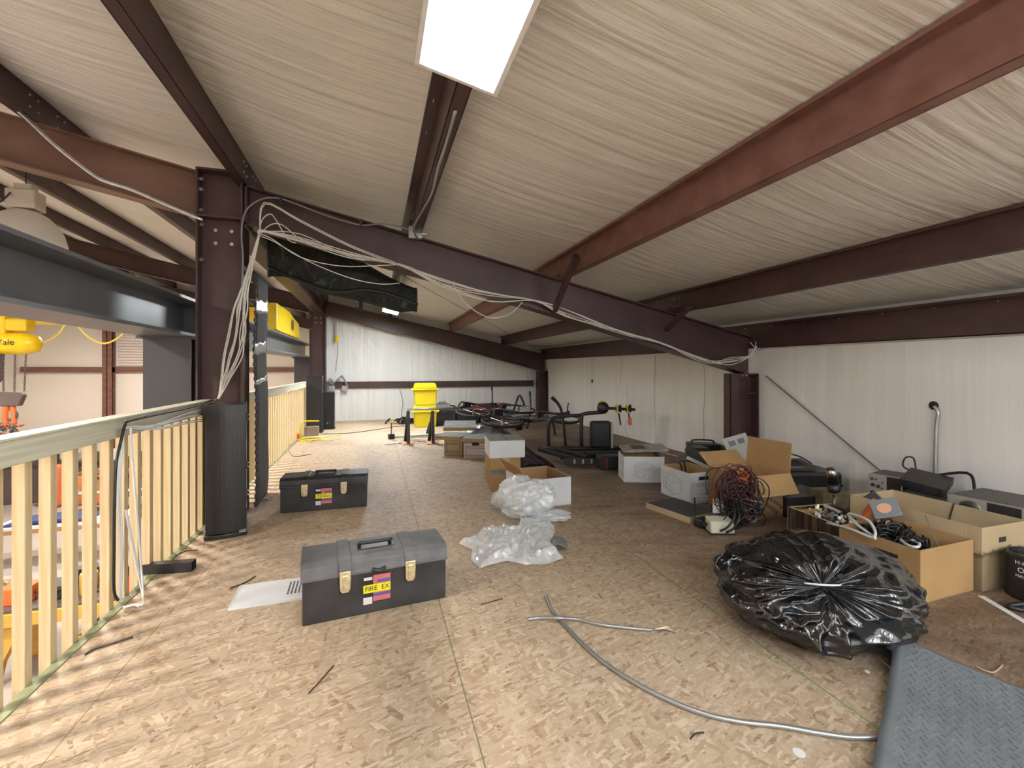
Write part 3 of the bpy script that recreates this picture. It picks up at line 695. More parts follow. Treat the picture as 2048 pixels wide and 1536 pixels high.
# ------------------------------------------------------------------ speakers
def speaker(label, loc, rz, W, D, H, rear=True, round_=True, driver=False):
    t = thing('tower_speaker', label, 'speaker', loc, rz)
    # outline: flat side to -y, gently bowed; narrow rear on +x
    pts = []
    for k in range(9):
        s = k / 8; pts.append((-W / 2 + W * s, -D / 2 - (.02 * math.sin(PI * s) if round_ else 0)))
    pts += [(W / 2, D / 2), (-W / 2, D / 2)]
    MB().prism(pts, 'z', .03, H).build('cabinet', M['blackgrain'], t, bevel=.004)
    MB().prism([(p[0] * 1.07, p[1] * 1.12) for p in pts], 'z', 0, .03).build('plinth', M['black'], t, bevel=.006)
    if rear:
        MB().box(-.02, .02, -.0, .1, 0, .008).build('foot_bracket', M['silver'], t, loc=(W / 2 - .02, -D / 2 - .04, .032))
        pl = MB()
        for z in (.80, .42, .20): pl.cyl((W / 2, 0, H * z + .08), (W / 2 + .006, 0, H * z + .08), .03, 16)
        pl.build('terminal_plate', M['black'], t)
        b = MB()
        for z in (.80, .42, .20):
            for dz in (-.015, .015): b.cyl((W / 2 + .006, -.004, H * z + .08 + dz), (W / 2 + .016, -.004, H * z + .08 + dz), .006, 8)
        b.build('screw_group', M['chrome'], t)
        MB().box(W / 2 + .0005, W / 2 + .002, -.035, .03, .16, .185).build('rating_label', M['white'], t)
    if driver:
        dr = MB().lathe([(.045, 0), (.045, .006), (.034, .006), (.02, -.004), (.012, .004), (0, .004)], 24, Matrix.Translation((0.0, -D / 2 - .001, .12)) @ Matrix.Rotation(PI / 2, 4, 'X')).build('woofer', M['black'], t, smooth=True)
        MB().lathe([(.016, 0), (.012, .012), (0, .014)], 16, Matrix.Translation((0.0, -D / 2 - .004, .12)) @ Matrix.Rotation(PI / 2, 4, 'X')).build('dust_cap', M['cableg'], t, smooth=True)
    return t
speaker('large black tower speaker standing against the tall column and near railing', (-.985, 3.63, 0), math.radians(12), .235, .24, .90)
speaker('taller of two far black speakers, at the end of the railing', (-1.02, 8.9, 0), math.radians(0), .26, .25, 1.02, rear=False, round_=False)
speaker('shorter of two far black speakers, woofer showing near its base', (-.84, 9.32, 0), 0, .24, .22, .70, rear=False, round_=False, driver=True)

# foam mat strip with puzzle edge, bowed against the column
t = thing('foam_mat_strip', 'long grey puzzle edged foam mat strip standing beside the tall column', 'foam mat', (-.935, 4.20, 0))
def foam(u, v):
    z = v * 1.93; y = u * .46
    x = .008 * math.sin(v * 7) + .004 * math.sin(v * 17) - .01 * u
    return (x, y + .02 * math.sin(v * 3), z)
MB().grid(foam, 8, 80).build('mat', M['foam'], t, smooth=True, thick=.014)
tb = MB()
for k in range(32):
    v = (k + .3) / 32; p = foam(0, v); tb.box(p[0] - .007, p[0] + .007, p[1] - .03, p[1] + .002, p[2], p[2] + .032)
tb.build('puzzle_edge', M['foam'], t)
for z, h in ((1.60, .12), (1.25, .10), (1.0, .04)):
    def tp(u, v, z=z, h=h): return (foam(0, z / 1.93)[0] + .012 + .006 * noise.noise(Vector((u * 9, v * 7, z * 5))), -.04 + u * .42, z + v * h + .04 * u + .02 * noise.noise(Vector((u * 5, z, v * 3))))
    MB().grid(tp, 12, 6).build('silver_tape', M['tape'], t, smooth=True, thick=.001)

# camouflage bag hanging
t = thing('camouflage_bag', 'long dark camouflage bag hanging behind the beam by the tall column', 'bag')
ctr = [Yp(u, v, 4.62) for u, v in ((538, 512), (600, 522), (670, 545), (740, 572), (800, 592), (834, 604))]
hh = [.19, .215, .22, .18, .155, .11]; dd = [.03, .07, .10, .10, .08, .05]
def sleeve(u, v):
    k = v * 5; i = min(int(k), 4); f = k - i
    p = ctr[i].lerp(ctr[i + 1], f); h = hh[i] * (1 - f) + hh[i + 1] * f; d = dd[i] * (1 - f) + dd[i + 1] * f
    a = u * 2 * PI; w_ = 1 + .12 * noise.noise(Vector((math.cos(a) * 1.3, math.sin(a) * 1.3, v * 5)))
    return (p.x, p.y + d * math.cos(a) * w_, p.z + h * math.sin(a) * w_ + .015 * math.sin(v * 14))
MB().grid(sleeve, 36, 60, closeu=True).build('bag_body', M['camo'], t, smooth=True)
for vv in (.0, .985):
    q = MB().tube([sleeve(k / 20, vv) for k in range(20)], .012, 6, closed=True, sub=1); q.build('edge_binding', M['cableb'], t, smooth=True)
MB().tube([Vector(sleeve(.60 + .08 * math.sin(k / 9 * 6), k / 9)) - Vector((0, .012, 0)) for k in range(10)], .018, 6).build('strap', M['cableb'], t, smooth=True)
MB().tube([Yp(720, 600, 4.6), Yp(722, 612, 4.6), Yp(719, 620, 4.6)], .02, 6).build('buckle', M['cableb'], t)

# ------------------------------------------------------------------ cables on the beam
def cables(name, label, group, paths, r, m, cat='cable', n=6):
    for p in paths:
        tag(MB().tube(p, r, n).build(name, m, smooth=True), label, cat, group if len(paths) > 1 else None)
rr = random.Random(2)
base = [(518, 468), (524, 462), (600, 478), (700, 512), (800, 530), (880, 566), (980, 594), (1070, 602), (1130, 628), (1240, 664), (1320, 686), (1410, 722), (1460, 722), (1500, 712), (1510, 700)]
paths = []
for k in range(8):
    off = rr.uniform(-1, 1); pts = []
    for i, (u, v) in enumerate(base):
        tie = i in (0, 1, 4, 7, 10, 13, 14)
        j = 2.2 if tie else 9
        pts.append(Yp(u + rr.uniform(-2, 2), v + rr.uniform(-j, j) * .8 + (0 if tie else off * 4), FY - .11 - rr.uniform(0, .02)))
    e = [(1500, 684), (1512, 683), (1525, 680), (1570, 680), (1540, 690), (1488, 688), (1496, 684), (1520, 686)][k]
    pts.append(Yp(e[0], e[1], FY - .13)); paths.append(pts[:9] if k in (5, 6) else pts)
cables('data_cable', 'thin white data cable tied along the main roof beam', 'white cables along the main beam', paths, .0042, M['cablew'])
paths = []
tops = [[(520, 470), (528, 405), (600, 440), (700, 490), (790, 525)], [(520, 470), (530, 408), (602, 444), (702, 494), (795, 530)], [(518, 470), (524, 440), (540, 428), (552, 440), (575, 478), (592, 486)],
        [(519, 470), (540, 450), (565, 450), (600, 478), (650, 498), (800, 530)], [(520, 468), (545, 478), (600, 514), (680, 532), (760, 531), (800, 529)], [(520, 472), (550, 484), (620, 524), (700, 556), (760, 568), (800, 566)]]
for tp_ in tops: paths.append([Yp(u, v, FY - .115 - .01 * k) for k, (u, v) in enumerate(tp_)])
cables('fan_cable', 'white cable fanning out from the tie beside the tall column', 'white cables fanning from the column tie', paths, .0042, M['cablew'])
cables('hanging_cable', 'pale cable loop drooping below the main beam near the thick purlin', None, [[Yp(u, v, FY - .12) for u, v in ((905, 565), (925, 600), (955, 625), (985, 636), (1020, 628), (1045, 604))]], .0042, M['cablew'])
cables('supply_cable', 'grey cable curving over the top of the tall column to the beam', None, [[Yp(u, v, FY - .13) for u, v in ((482, 620), (486, 520), (483, 470), (490, 425), (515, 402), (545, 395), (580, 403), (650, 430), (720, 450), (760, 448), (810, 456), (830, 470))]], .007, M['cableg'])
# vertical bundle down the column to the railing
paths = []; rr = random.Random(4)
for k in range(9):
    o = (k - 4) * 1.0
    w1, w2 = rr.uniform(-6, 6), rr.uniform(-7, 7)
    pts = [(518 + o * .3, 470), (505 + o * .9, 520), (489 + o * 1.8, 580 + rr.uniform(-5, 5)), (480 + o * 2.6 + w1, 620), (477 + o * 3.6 + w2, 665), (466 + o * 3.8 + w1, 710), (452 + o * 2.4, 755), (442 + o * .8, 785), (436 + o * .3, 798)]
    paths.append([Yp(u, v, FY - .13 - .012 * (k % 3)) for u, v in pts])
cables('riser_cable', 'white cable running down the tall column to the railing top', 'white cables down the column', paths, .0048, M['cablew'])
# railing bundle
XR = -1.135
rr = random.Random(6); paths = []
for k in range(7):
    o = rr.uniform(-4, 4)
    pts = [(405, 818 + k * 4), (370, 826 + o + k * 3), (330, 842 + o + k * 1.8), (295, 852 + k * 1.2), (262, 853 + k * .6), (246, 862), (240 + k, 900), (234 + k * 1.2, 960), (236 + k, 1020), (240 + k * 1.0, 1100), (238 + k * .8, 1180), (238 + k, 1204)]
    paths.append([Xp(u, v, XR + .012 * rr.random()) for u, v in pts])
cables('network_cable', 'white cable draped over the near railing and down a baluster', 'white cables draped on the near railing', paths, .0036, M['white'])
paths = []
for k in range(5):
    a = [Zp(246, 1214 + k * .6, .012), Zp(268, 1208 + k * .6, .01), Zp(286, 1204 + k * .5, .012)]
    b = [Xp(u + k * 1.6, v, XR + .03) for u, v in ((276, 1150), (262, 1080), (250, 1020))] if k < 3 else [Xp(u + k * 1.6, v, XR + .03) for u, v in ((274, 1100), (266, 1000), (258, 900), (256, 856))]
    paths.append(a + b)
cables('looped_cable', 'white cable looping up from the floor beside the near railing', 'white cables looping from the floor', paths, .0036, M['white'])
cables('power_cable', 'thick black cable tied with the white ones on the near railing', None, [[Xp(u, v, XR + .03) for u, v in ((425, 800), (380, 815), (310, 830), (258, 842), (250, 850), (240, 890), (232, 930), (229, 1000), (228, 1100), (228, 1180), (236, 1200))]], .0065, M['cableb'])
# conduits
cables('conduit_pipe', 'pale metal conduit pipe crossing below the rusty beam at left', None, [[Yp(u, v, FY - .2) for u, v in ((-30, 195), (8, 205), (40, 225), (110, 290), (180, 345), (210, 362), (260, 378), (330, 408), (405, 440))]], .013, M['galv'], 'conduit')
cables('light_conduit', 'grey armoured cable along the underside of the centre purlin', None, [[(.345, 2.0, roof(.32) - .215), (.35, 2.3, roof(.32) - .21), (.345, 2.6, roof(.32) - .225), (.36, 3.0, roof(.32) - .21), (.33, 3.4, roof(.32) - .21), (.31, 3.75, roof(.32) - .215), (.36, 3.95, roof(.32) - .24), (.42, 3.98, roof(.32) - .20)]], .009, M['conduit'], 'conduit')
t = thing('junction_box', 'square metal junction box on the beam under the centre purlin', 'junction box', Yp(830, 466, FY - .11))
MB().box(-.055, .055, -.03, .02, -.05, .05).build('body', M['galv'], t, bevel=.004)
MB().cyl((.055, 0, 0), (.10, 0, .0), .014, 8).build('connector', M['galv'], t)
cables('wall_conduit', 'armoured conduit rising from the floor to a hole in the right wall', None, [[Xp(u, v, RW - .03) for u, v in ((1870, 965), (1871, 900), (1873, 850), (1876, 825), (1868, 812))]], .012, M['conduit'], 'conduit')
tag(MB().lathe([(0, 0), (.03, 0), (.034, .004), (0, .006)], 9, Matrix.Translation(Xp(1868, 811, RW)) @ Matrix.Rotation(-PI / 2, 4, 'Y')).build('wall_hole', M['inkblack']), 'torn dark hole in the white right wall above the conduit', 'hole')
paths = []
for u, v0, v1 in ((1243, 712, 770), (1310, 712, 905), (1408, 730, 905)):
    paths.append([Xp(u + rr.uniform(-2, 2), v0 + (v1 - v0) * k / 5, RW - .012) for k in range(6)])
cables('wall_wire', 'thin loose wire hanging down the right wall between the columns', 'loose wires on the right wall', paths, .002, M['cableg'], 'wire')
cables('wall_lead', 'pale lead trailing down the right wall to the floor past the bikes', None, [[Xp(1252, 770, RW - .02), Xp(1256, 830, RW - .02), Xp(1250, 858, RW - .03), Xp(1262, 880, RW - .03), Zp(1285, 892, .01) - Vector((.08, 0, 0)), Zp(1330, 902, .01) - Vector((.1, 0, 0)), Zp(1372, 912, .01) - Vector((.12, 0, 0))]], .005, M['cablew'])
cables('corner_wire', 'dark wire hanging beside the far corner column', None, [[Yp(u, v, BW - .3) for u, v in ((1090, 730), (1093, 760), (1092, 790), (1095, 800))]], .006, M['cableb'], 'wire')
# back wall electrics
for u in (664, 690):
    t = thing('junction_box', 'grey electrical box on the back wall girt, %s of the pair' % ('left' if u == 664 else 'right'), 'junction box', Yp(u, 777, BW - .06))
    MB().box(-.06, .06, -.06, 0, -.06, .06).build('body', M['galv'], t, bevel=.004)
paths = []
for k in range(9):
    a = (652 + k * 1.2, 764 - k); b = (668 + 3 * (k % 4), 760 - k); paths.append([Yp(650 + k, 790 + k * 3, BW - .09), Yp(648 + k * 2, 776, BW - .12), Yp(656 + k * 2, 762 - k % 3 * 3, BW - .12), Yp(664 + k, 771, BW - .13)] if k < 5 else [Yp(664, 772, BW - .13), Yp(674 + k, 760 - k, BW - .15), Yp(688, 765 - k, BW - .15), Yp(690 + k, 776, BW - .13)])
cables('electrical_cable', 'grey cable looped around the electrical boxes by the back wall', 'grey cables at the back wall boxes', paths, .009, M['cableg'])
cables('drop_cord', 'thin dark cord hanging down the back wall left of the yellow bins', None, [[Yp(u, v, BW - .03) for u, v in ((800, 780), (806, 805), (803, 825), (806, 845))]], .006, M['cableb'], 'cord')
t = thing('tube_work_light', 'hanging tube work light with yellow ends on the back wall', 'work light', Yp(674, 650, BW - .15))
MB().cyl((0, 0, -.26), (0, 0, .26), .022, 10).build('tube', M['white'], t, smooth=True)
for z0, z1 in ((-.36, -.24), (.24, .34)): MB().cyl((0, 0, z0), (0, 0, z1), .034, 10).build('end_cap', M['yellow'], t)
MB().tube([(0, 0, -.36), (.01, 0, -.6), (-.03, 0, -1.0)], .005, 5).build('cord', M['cableb'], t)

# ------------------------------------------------------------------ toolboxes
def toolbox(label, loc, rz, W=.65, D=.27, lid=None, strip='FIRE EX', detail=True, H=.265):
    t = thing('toolbox', label, 'toolbox', loc, rz)
    lid = lid or M['toollid']; k = H / .265
    prof = [(.008, 0), (D - .008, 0), (D, .20 * k), (0, .20 * k)]
    MB().prism(prof, 'x', 0, W).build('body', M['tool'], t, bevel=.006)
    lm = MB(); lm.prism([(-.008, .196 * k), (-.008, .214 * k), (.0, .218 * k), (.004, .252 * k), (.03, .272 * k), (D - .03, .272 * k), (D - .004, .252 * k), (D, .218 * k), (D + .008, .214 * k), (D + .008, .196 * k)], 'x', -.006, W + .006)
    for x0, x1 in ((.15, .205), (W - .205, W - .15)):
        lm.prism([(-.012, .200 * k), (-.006, .256 * k), (.026, .278 * k), (D - .026, .278 * k), (D + .006, .256 * k), (D + .012, .20 * k)], 'x', x0, x1)
    lm.build('lid', lid, t, bevel=.004)
    if not detail:
        return t
    hd = MB(); hd.box(W / 2 - .085, W / 2 + .085, D / 2 - .05, D / 2 + .03, .273 * k, .277 * k); hd.build('handle_recess', M['black'], t, bevel=.003)
    MB().tube([(W / 2 - .072, D / 2 + .015, .28 * k), (W / 2 - .072, D / 2 - .02, .295 * k), (W / 2 - .06, D / 2 - .03, .298 * k), (W / 2 + .06, D / 2 - .03, .298 * k), (W / 2 + .072, D / 2 - .02, .295 * k), (W / 2 + .072, D / 2 + .015, .28 * k)], .009, 8).build('handle', M['black'], t, smooth=True)
    for x in (.178, W - .178):
        lt = MB(); lt.box(x - .024, x + .024, -.018, -.010, .188, .222); lt.prism([(x - .024, .19), (x + .024, .19), (x + .022, .14), (x + .013, .127), (x - .013, .127), (x - .022, .14)], 'y', -.018, -.008)
        lt.box(x - .012, x + .012, -.024, -.016, .142, .205)
        o = lt.build('latch', M['brass'], t, bevel=.002)
    MB().tube([(W / 2 - .03, -.012, .213), (W / 2, -.022, .206), (W / 2 + .03, -.012, .213)], .008, 6).build('padlock_eye', M['black'], t)
    lx = W / 2 - .005
    yb = .002
    def fc(x0, x1, z0, z1, m_, nm, e=.0015):
        y = lambda z: .008 - .008 * z / .2
        MB().add([(x0, y(z0) - e, z0), (x1, y(z0) - e, z0), (x1, y(z1) - e, z1), (x0, y(z1) - e, z1)], [(0, 1, 2, 3)]).build(nm, m_, t)
    fc(lx - .06, lx + .06, .05, .185, M['black'], 'label_backing', .0012)
    fc(lx - .018, lx + .06, .055, .178, M['labelred'], 'sticker', .0018)
    fc(lx - .0, lx + .058, .14, .156, M['labelblue'], 'sticker', .0022)
    fc(lx - .018, lx + .06, .078, .092, M['labelblue'], 'sticker', .0022)
    fc(lx - .06, lx - .022, .158, .172, M['cardw'], 'sticker', .0022)
    fc(lx - .062, lx - .022, .045, .078, M['white'], 'barcode_sticker', .0022)
    bc = MB()
    for q in range(9): bc.box(lx - .059 + q * .004, lx - .0575 + q * .004, .0045, .0048, .05, .073)
    bc.build('barcode', M['inkblack'], t)
    fc(lx - .062, lx + .06, .098, .136, M['highlighter'], 'yellow_tape', .003)
    text('lettering', strip.replace(' ', '  '), .031, (lx, .008 - .008 * .117 / .2 - .0036, .117), (PI / 2 - .04, 0, 0), M['inkblack'], t, sx=1.0)
    return t
a, rz, wd = front(604, 1256, 892, 1197)
toolbox('black toolbox nearest the camera, yellow tape reading FIRE EX', a, rz)
a, rz, wd = front(560, 1028, 732, 1014)
toolbox('black toolbox with dark lid and yellow tape reading TOOLS', a, rz, lid=M['tool'], strip='TOOLS', D=.27)
toolbox('far black toolbox with a yellow sticker behind the wooden stands', (1.13, 9.15, 0), .02, W=.42, D=.3, lid=M['tool'], detail=False, H=.33)
toolbox('far black toolbox between the other two by the back wall', (1.62, 9.2, 0), .12, W=.45, D=.3, lid=M['tool'], detail=False, H=.34)
toolbox('longest far black toolbox at the right of the row by the back wall', (1.93, 9.55, 0), .05, W=.78, D=.34, lid=M['tool'], detail=False, H=.37)

# white grille
a, rz, wd = Zp(455, 1221), 0, 0
t = thing('vent_grille', 'white perforated metal grille lying behind the nearest toolbox', 'grille', Zp(457, 1221, 0.0), math.radians(2))
MB().box(0, .58, 0, .235, .006, .010).build('plate', M['cardw'], t, bevel=.001)
MB().box(0, .58, -.003, .003, 0, .012).box(-.003, .003, 0, .235, 0, .012).box(0, .58, .232, .238, 0, .012).build('rim', M['cardw'], t)
sl = MB()
for i in range(9):
    for j in range(9): sl.box(.24 + i * .017, .248 + i * .017, .06 + j * .016, .071 + j * .016, .0102, .0108)
sl.build('slots', M['inkblack'], t)

# ------------------------------------------------------------------ cartons
def open_box(label, loc, rz, W, D, H, outer, inner=None, name='cardboard_box', tk=.005, flaps=(), lip=0, holes=(), extra=None):
    t = thing(name, label, 'box', loc, rz)
    MB().box(0, W, 0, D, .001, tk).build('bottom', inner or outer, t)
    for nm, b in (('front_wall', (0, W, 0, tk)), ('back_wall', (0, W, D - tk, D)), ('left_wall', (0, tk, tk, D - tk)), ('right_wall', (W - tk, W, tk, D - tk))):
        MB().box(b[0], b[1], b[2], b[3], 0, H).build('side_panel', outer, t)
    if inner:
        e = .0006
        MB().box(tk, W - tk, tk, tk + e, 0, H - .001).box(tk, W - tk, D - tk - e, D - tk, 0, H - .001).box(tk, tk + e, tk, D - tk, 0, H - .001).box(W - tk - e, W - tk, tk, D - tk, 0, H - .001).build('lining', inner, t)
    for side, ang, L in flaps:
        # hinged along the top edge, ang = lean from vertical outwards
        s, c = math.sin(ang), math.cos(ang)
        if side == 'f': vs = [(0, 0, H), (W, 0, H), (W, -L * s, H + L * c), (0, -L * s, H + L * c)]
        if side == 'b': vs = [(0, D, H), (W, D, H), (W, D + L * s, H + L * c), (0, D + L * s, H + L * c)]
        if side == 'l': vs = [(0, 0, H), (0, D, H), (-L * s, D, H + L * c), (-L * s, 0, H + L * c)]
        if side == 'r': vs = [(W, 0, H), (W, D, H), (W + L * s, D, H + L * c), (W + L * s, 0, H + L * c)]
        MB().add(vs, [(0, 1, 2, 3)]).build('flap', inner or outer, t, thick=tk)
    for side, u0, u1, z0, z1 in holes:
        if side == 'f': MB().box(u0, u1, -.001, .002, z0, z1).build('hand_hole', M['inkblack'], t, bevel=.001)
        if side == 'r': MB().box(W - .002, W + .001, u0, u1, z0, z1).build('hand_hole', M['inkblack'], t, bevel=.001)
    return t
def line_print(t, segs, y=None, x=None, w=.0018, m=None):
    mb = MB()
    for (a, b) in segs:
        if y is not None: mb.bar((a[0], y, a[1]), (b[0], y, b[1]), w, .0006, up=(0, 1, 0))
        else: mb.bar((x, a[0], a[1]), (x, b[0], b[1]), w, .0006, up=(1, 0, 0))
    mb.build('printed_lines', m or M['ink'], t)
def rect(a, b, c, d): return [((a, b), (c, b)), ((c, b), (c, d)), ((c, d), (a, d)), ((a, d), (a, b))]
def box_art(x0, s, flip=1):
    """the little line drawing of a carton"""
    P = lambda a, b: (x0 + a * s * flip, b * s)
    A, B, C, D_ = P(.0, .30), P(.40, .12), P(.85, .32), P(.42, .95)
    At, Bt, Ct, Dt = P(.0, .75), P(.40, .58), P(.85, .78), P(.42, .98)
    return [(A, B), (B, C), (A, At), (B, Bt), (C, Ct), (At, Bt), (Bt, Ct), (At, Dt), (Dt, Ct), (P(.42, .98), P(.42, .62))] + [(P(.05, .35), P(.34, .22)), (P(.34, .22), P(.34, .42)), (P(.05, .35), P(.05, .55)), (P(.05, .55), P(.34, .42))] + [(P(-.08, .35), P(-.08, .85)), (P(-.08, .85), P(.3, 1.02)), (P(-.08, .35), P(.0, .3))]

# banker boxes at right
a, rz, wd = front(1248, 965, 1326, 966)
bb = open_box('white file box holding a flat catalogue, left of the open pair', a, rz, .40, .31, .26, M['cardw'], M['carddark'], name='file_box')
line_print(bb, box_art(.12, .21), y=-.0006)
line_print(bb, [((.02, z), (.24, z)) for z in (.05, .06, .075, .16, .18, .2)], x=-.0006)
t = thing('flat_package', 'grey flat catalogue lying across the top of the left file box', 'package', tuple(a + Vector((.06, .10, .275))), rz, )
t.rotation_euler = (.1, -.03, rz + .05)
MB().box(0, .46, 0, .22, 0, .028).build('body', mat('shrink_wrapped_grey', (.33, .31, .28), .3, var=.3, vscale=(20, 20, 20)), t, bevel=.003)
MB().box(.1, .24, .03, .18, .028, .0286).build('print', M['browngrey'], t)
a, rz, wd = front(1378, 1009, 1432, 1003)
bb = open_box('white file box with a blank label panel in front of the cable tangle', a, rz, .31, .38, .26, M['cardw'], M['card'], name='file_box', holes=(('f', .10, .20, .195, .225),))
line_print(bb, rect(.03, .02, .29, .165) + [((.03, .145), (.29, .145)), ((.03, .045), (.29, .045)), ((.09, .145), (.09, .165)), ((.15, .145), (.15, .165)), ((.21, .145), (.21, .165)), ((.10, .02), (.10, .045))], y=-.0006, w=.003)
MB().box(.10, .22, -.0012, -.0006, .07, .08).build('faded_mark', mat('faded_yellow', (.5, .5, .3), .8), bb)
line_print(bb, [((.34 - (p[0]) * 1.2, p[1]), (.34 - q[0] * 1.2, q[1])) for p, q in box_art(.02, .22)], x=-.0006)
for k, (x, y) in enumerate(((.12, .2), (.2, .26))):
    tag(MB().tube([a + Vector((x, y, .03)), a + Vector((x - .03, y + .02, .28)), a + Vector((x - .06, y + .03, .30))], .008, 6).build('loose_cord', M['cableb']), 'black cord end sticking out of the file box with the label panel' if k == 0 else 'second black cord in the file box beside the cable tangle', 'cord')
# loose dark lid
p0 = Zp(1293, 1016); p1 = Zp(1380, 1047); d = p1 - p0
t = thing('loose_lid', 'upturned dark lid with cream sides on the floor before the file boxes', 'lid', p0, math.atan2(d.y, d.x))
Ld = d.length
MB().box(0, Ld, 0, .31, .035, .045).build('top', mat('charcoal_card', (.055, .055, .058), .7, var=.2), t)
MB().box(0, Ld, -.004, .0, 0, .045).box(0, Ld, .31, .314, 0, .045).box(-.004, 0, -.004, .314, 0, .045).box(Ld, Ld + .004, -.004, .314, 0, .045).build('rim', M['cardtan'], t)

# left stack of file boxes with lids
a1 = Zp(896, 913) + Vector((-.03, .13, 0))
bx = bx1 = open_box('brown file box under wide grey lid, leftmost of the file boxes', a1, math.radians(-30), .25, .34, .20, M['cardtan'], M['card'], name='file_box')
line_print(bx, rect(.03, .03, .22, .16) + [((.03, .14), (.22, .14)), ((.03, .05), (.22, .05))], y=-.0006, w=.004, m=M['inkblack'])
a2 = Zp(927, 917)
bx = open_box('pale file box with black label lines beside the white carton', a2, math.radians(-22), .31, .38, .20, mat('pinkish_card', (.56, .50, .46), .7), M['card'], name='file_box', holes=(('f', .11, .20, .165, .2),))
line_print(bx, rect(.03, .02, .28, .155) + [((.03, .135), (.28, .135)), ((.03, .04), (.28, .04))], y=-.0006, w=.004, m=M['inkblack'])
def lid(label, loc, rz, W, D, h=.045, tilt=(0, 0), parent=None):
    t = thing('box_lid' if parent else 'loose_lid', label, None if parent else 'lid', loc, rot=(tilt[0], tilt[1], rz))  # a lid without a box is a loose lid
    if parent:
        bpy.context.view_layer.update(); t.parent = parent; t.matrix_parent_inverse = parent.matrix_world.inverted()
    MB().box(0, W, 0, D, h - .006, h).build('top', M['cardgrey'], t)
    MB().box(0, W, 0, .005, 0, h).box(0, W, D - .005, D, 0, h).box(0, .005, 0, D, 0, h).box(W - .005, W, 0, D, 0, h).build('rim', M['card'], t)
lid('wide dusty grey lid on the leftmost file box', tuple(a1 + Vector((-.13, .02, .205))), math.radians(-30), .38, .42, parent=bx1)
lid('grey lid on the pale file box with black label lines', tuple(a2 + Vector((-.03, .02, .205))), math.radians(-22), .37, .44, parent=bx)
lid('cream crumpled lid tilted at the back of the file box stack', tuple(a1 + Vector((.05, .42, .26))), math.radians(-12), .46, .36, tilt=(.18, 0))
# cartons under the white one
a, rz, wd = front(980, 976, 1040, 973)
def closed_box(label, loc, rz, W, D, H, m_, top=None, seam=True, name='cardboard_box', tape=None):
    t = thing(name, label, 'box', loc, rz)
    MB().box(0, W, 0, D, 0, H).build('body', m_, t, bevel=.002)
    if top: MB().box(.001, W - .001, .001, D - .001, H, H + .002).build('top_panel', top, t)
    if seam: MB().box(W / 2 - .003, W / 2 + .003, .002, D - .002, H + .002, H + .0028).build('seam', M['inkblack'], t)
    if tape: MB().box(W * .42, W * .62, -.001, .0, 0, H).build('tape', tape, t)
    return t
closed_box('plain brown carton under the white carton', a, rz, .30, .36, .285, M['card'], tape=M['cardtan'])
closed_box('flat white carton with grey dusty top, stacked on the brown carton', (a.x - .01, a.y - .02, .2875), rz - .02, .345, .40, .165, M['cardw'], top=M['cardgrey'])
closed_box('small brown carton with grey lid at the foot of the white carton stack', tuple(Zp(985, 988)), rz, .22, .20, .16, M['card'], top=M['cardgrey'], seam=False)
# open white box with the clear bag against it
a, rz, wd = front(1052, 1020, 1142, 1009)
open_box('open brown lined white box behind the clear plastic bag', a, rz, wd, .46, .235, M['cardw'], M['card'], flaps=(('l', .5, .12),))

# ------------------------------------------------------------------ plastic bags
def fbm(p, o=4):
    return noise.fractal(p, .8, 2.1, o, noise_basis='PERLIN_ORIGINAL')
def bag_mesh(center, rx, ry, rz_, pole, nfold=26, amp=.10, seed=0, nu=260, nv=150, pinch=.5, cr=.05, flat=.0):
    """gathered sack: folds radiate from the tied end (pole direction)"""
    pole = Vector(pole).normalized(); q = Vector((0, 0, 1)).rotation_difference(pole)
    rnd = random.Random(seed); ph = [rnd.uniform(0, 6.28) for _ in range(8)]
    c = Vector(center)
    def fn(u, v):
        th = v * PI * .995 + .01; a = u * 2 * PI
        d = Vector((math.sin(th) * math.cos(a), math.sin(th) * math.sin(a), math.cos(th)))
        dd_ = q @ d
        env = min(1, th / .25) ** 1.3 * math.exp(-(th / .95) ** 2) + .03
        fold = 0
        for k, f in enumerate((nfold * .30, nfold * .55, nfold)):
            w_ = noise.noise(Vector((math.cos(a) * 1.2, math.sin(a) * 1.2, th * .7 + k * 5 + seed))) * (2.5 + th * 1.5)
            fold += ((1 - abs(math.sin(round(f) * a * .5 + ph[k] + w_))) ** 1.4 - .35) * (.9, .6, .3)[k] * (1 if k < 2 else math.exp(-th))
        r = 1 + amp * fold * env * (.55 + .9 * abs(noise.noise(Vector((math.cos(a), math.sin(a), seed + 4.0))))) - pinch * .45 * math.exp(-(th / .26) ** 2)
        n1 = noise.noise(dd_ * 1.6 + Vector((seed, 0, 0)))
        el = Vector((math.cos(a) * 2.4, math.sin(a) * 2.4, th * 1.6 + seed)); n2 = noise.noise(el); n3 = noise.noise(el * 2.3)
        n4 = noise.noise(dd_ * 2.7 + Vector((0, seed, 3))); n5 = noise.noise(dd_ * 5.5 + Vector((3, seed, 0)))
        far_ = min(1, th / .9)
        r += cr * (1.5 * n1 + (1 - abs(n2) * 3) * .35 + (1 - abs(n4) * 3.4) * .75 * far_ + (1 - abs(n5) * 3) * .22 * far_)
        p = Vector((dd_.x * rx, dd_.y * ry, dd_.z * rz_)) * r + c
        return p
    return MB().grid(fn, nu, nv, closeu=True)
F = Vector((sA, cA, 0)); R = Vector((cA, -sA, 0))
bc_ = F * 2.02 + R * 1.335 + Vector((0, 0, .175))
t = thing('bin_bag', 'large full black bin bag tied at the neck, right of the conduit', 'bag', (0, 0, 0))
Mx = Matrix.Rotation(-YAW, 4, 'Z')
pole = (-F * .80 - R * .30 + Vector((0, 0, .62))).normalized()
lc = Mx.inverted() @ Vector(pole)
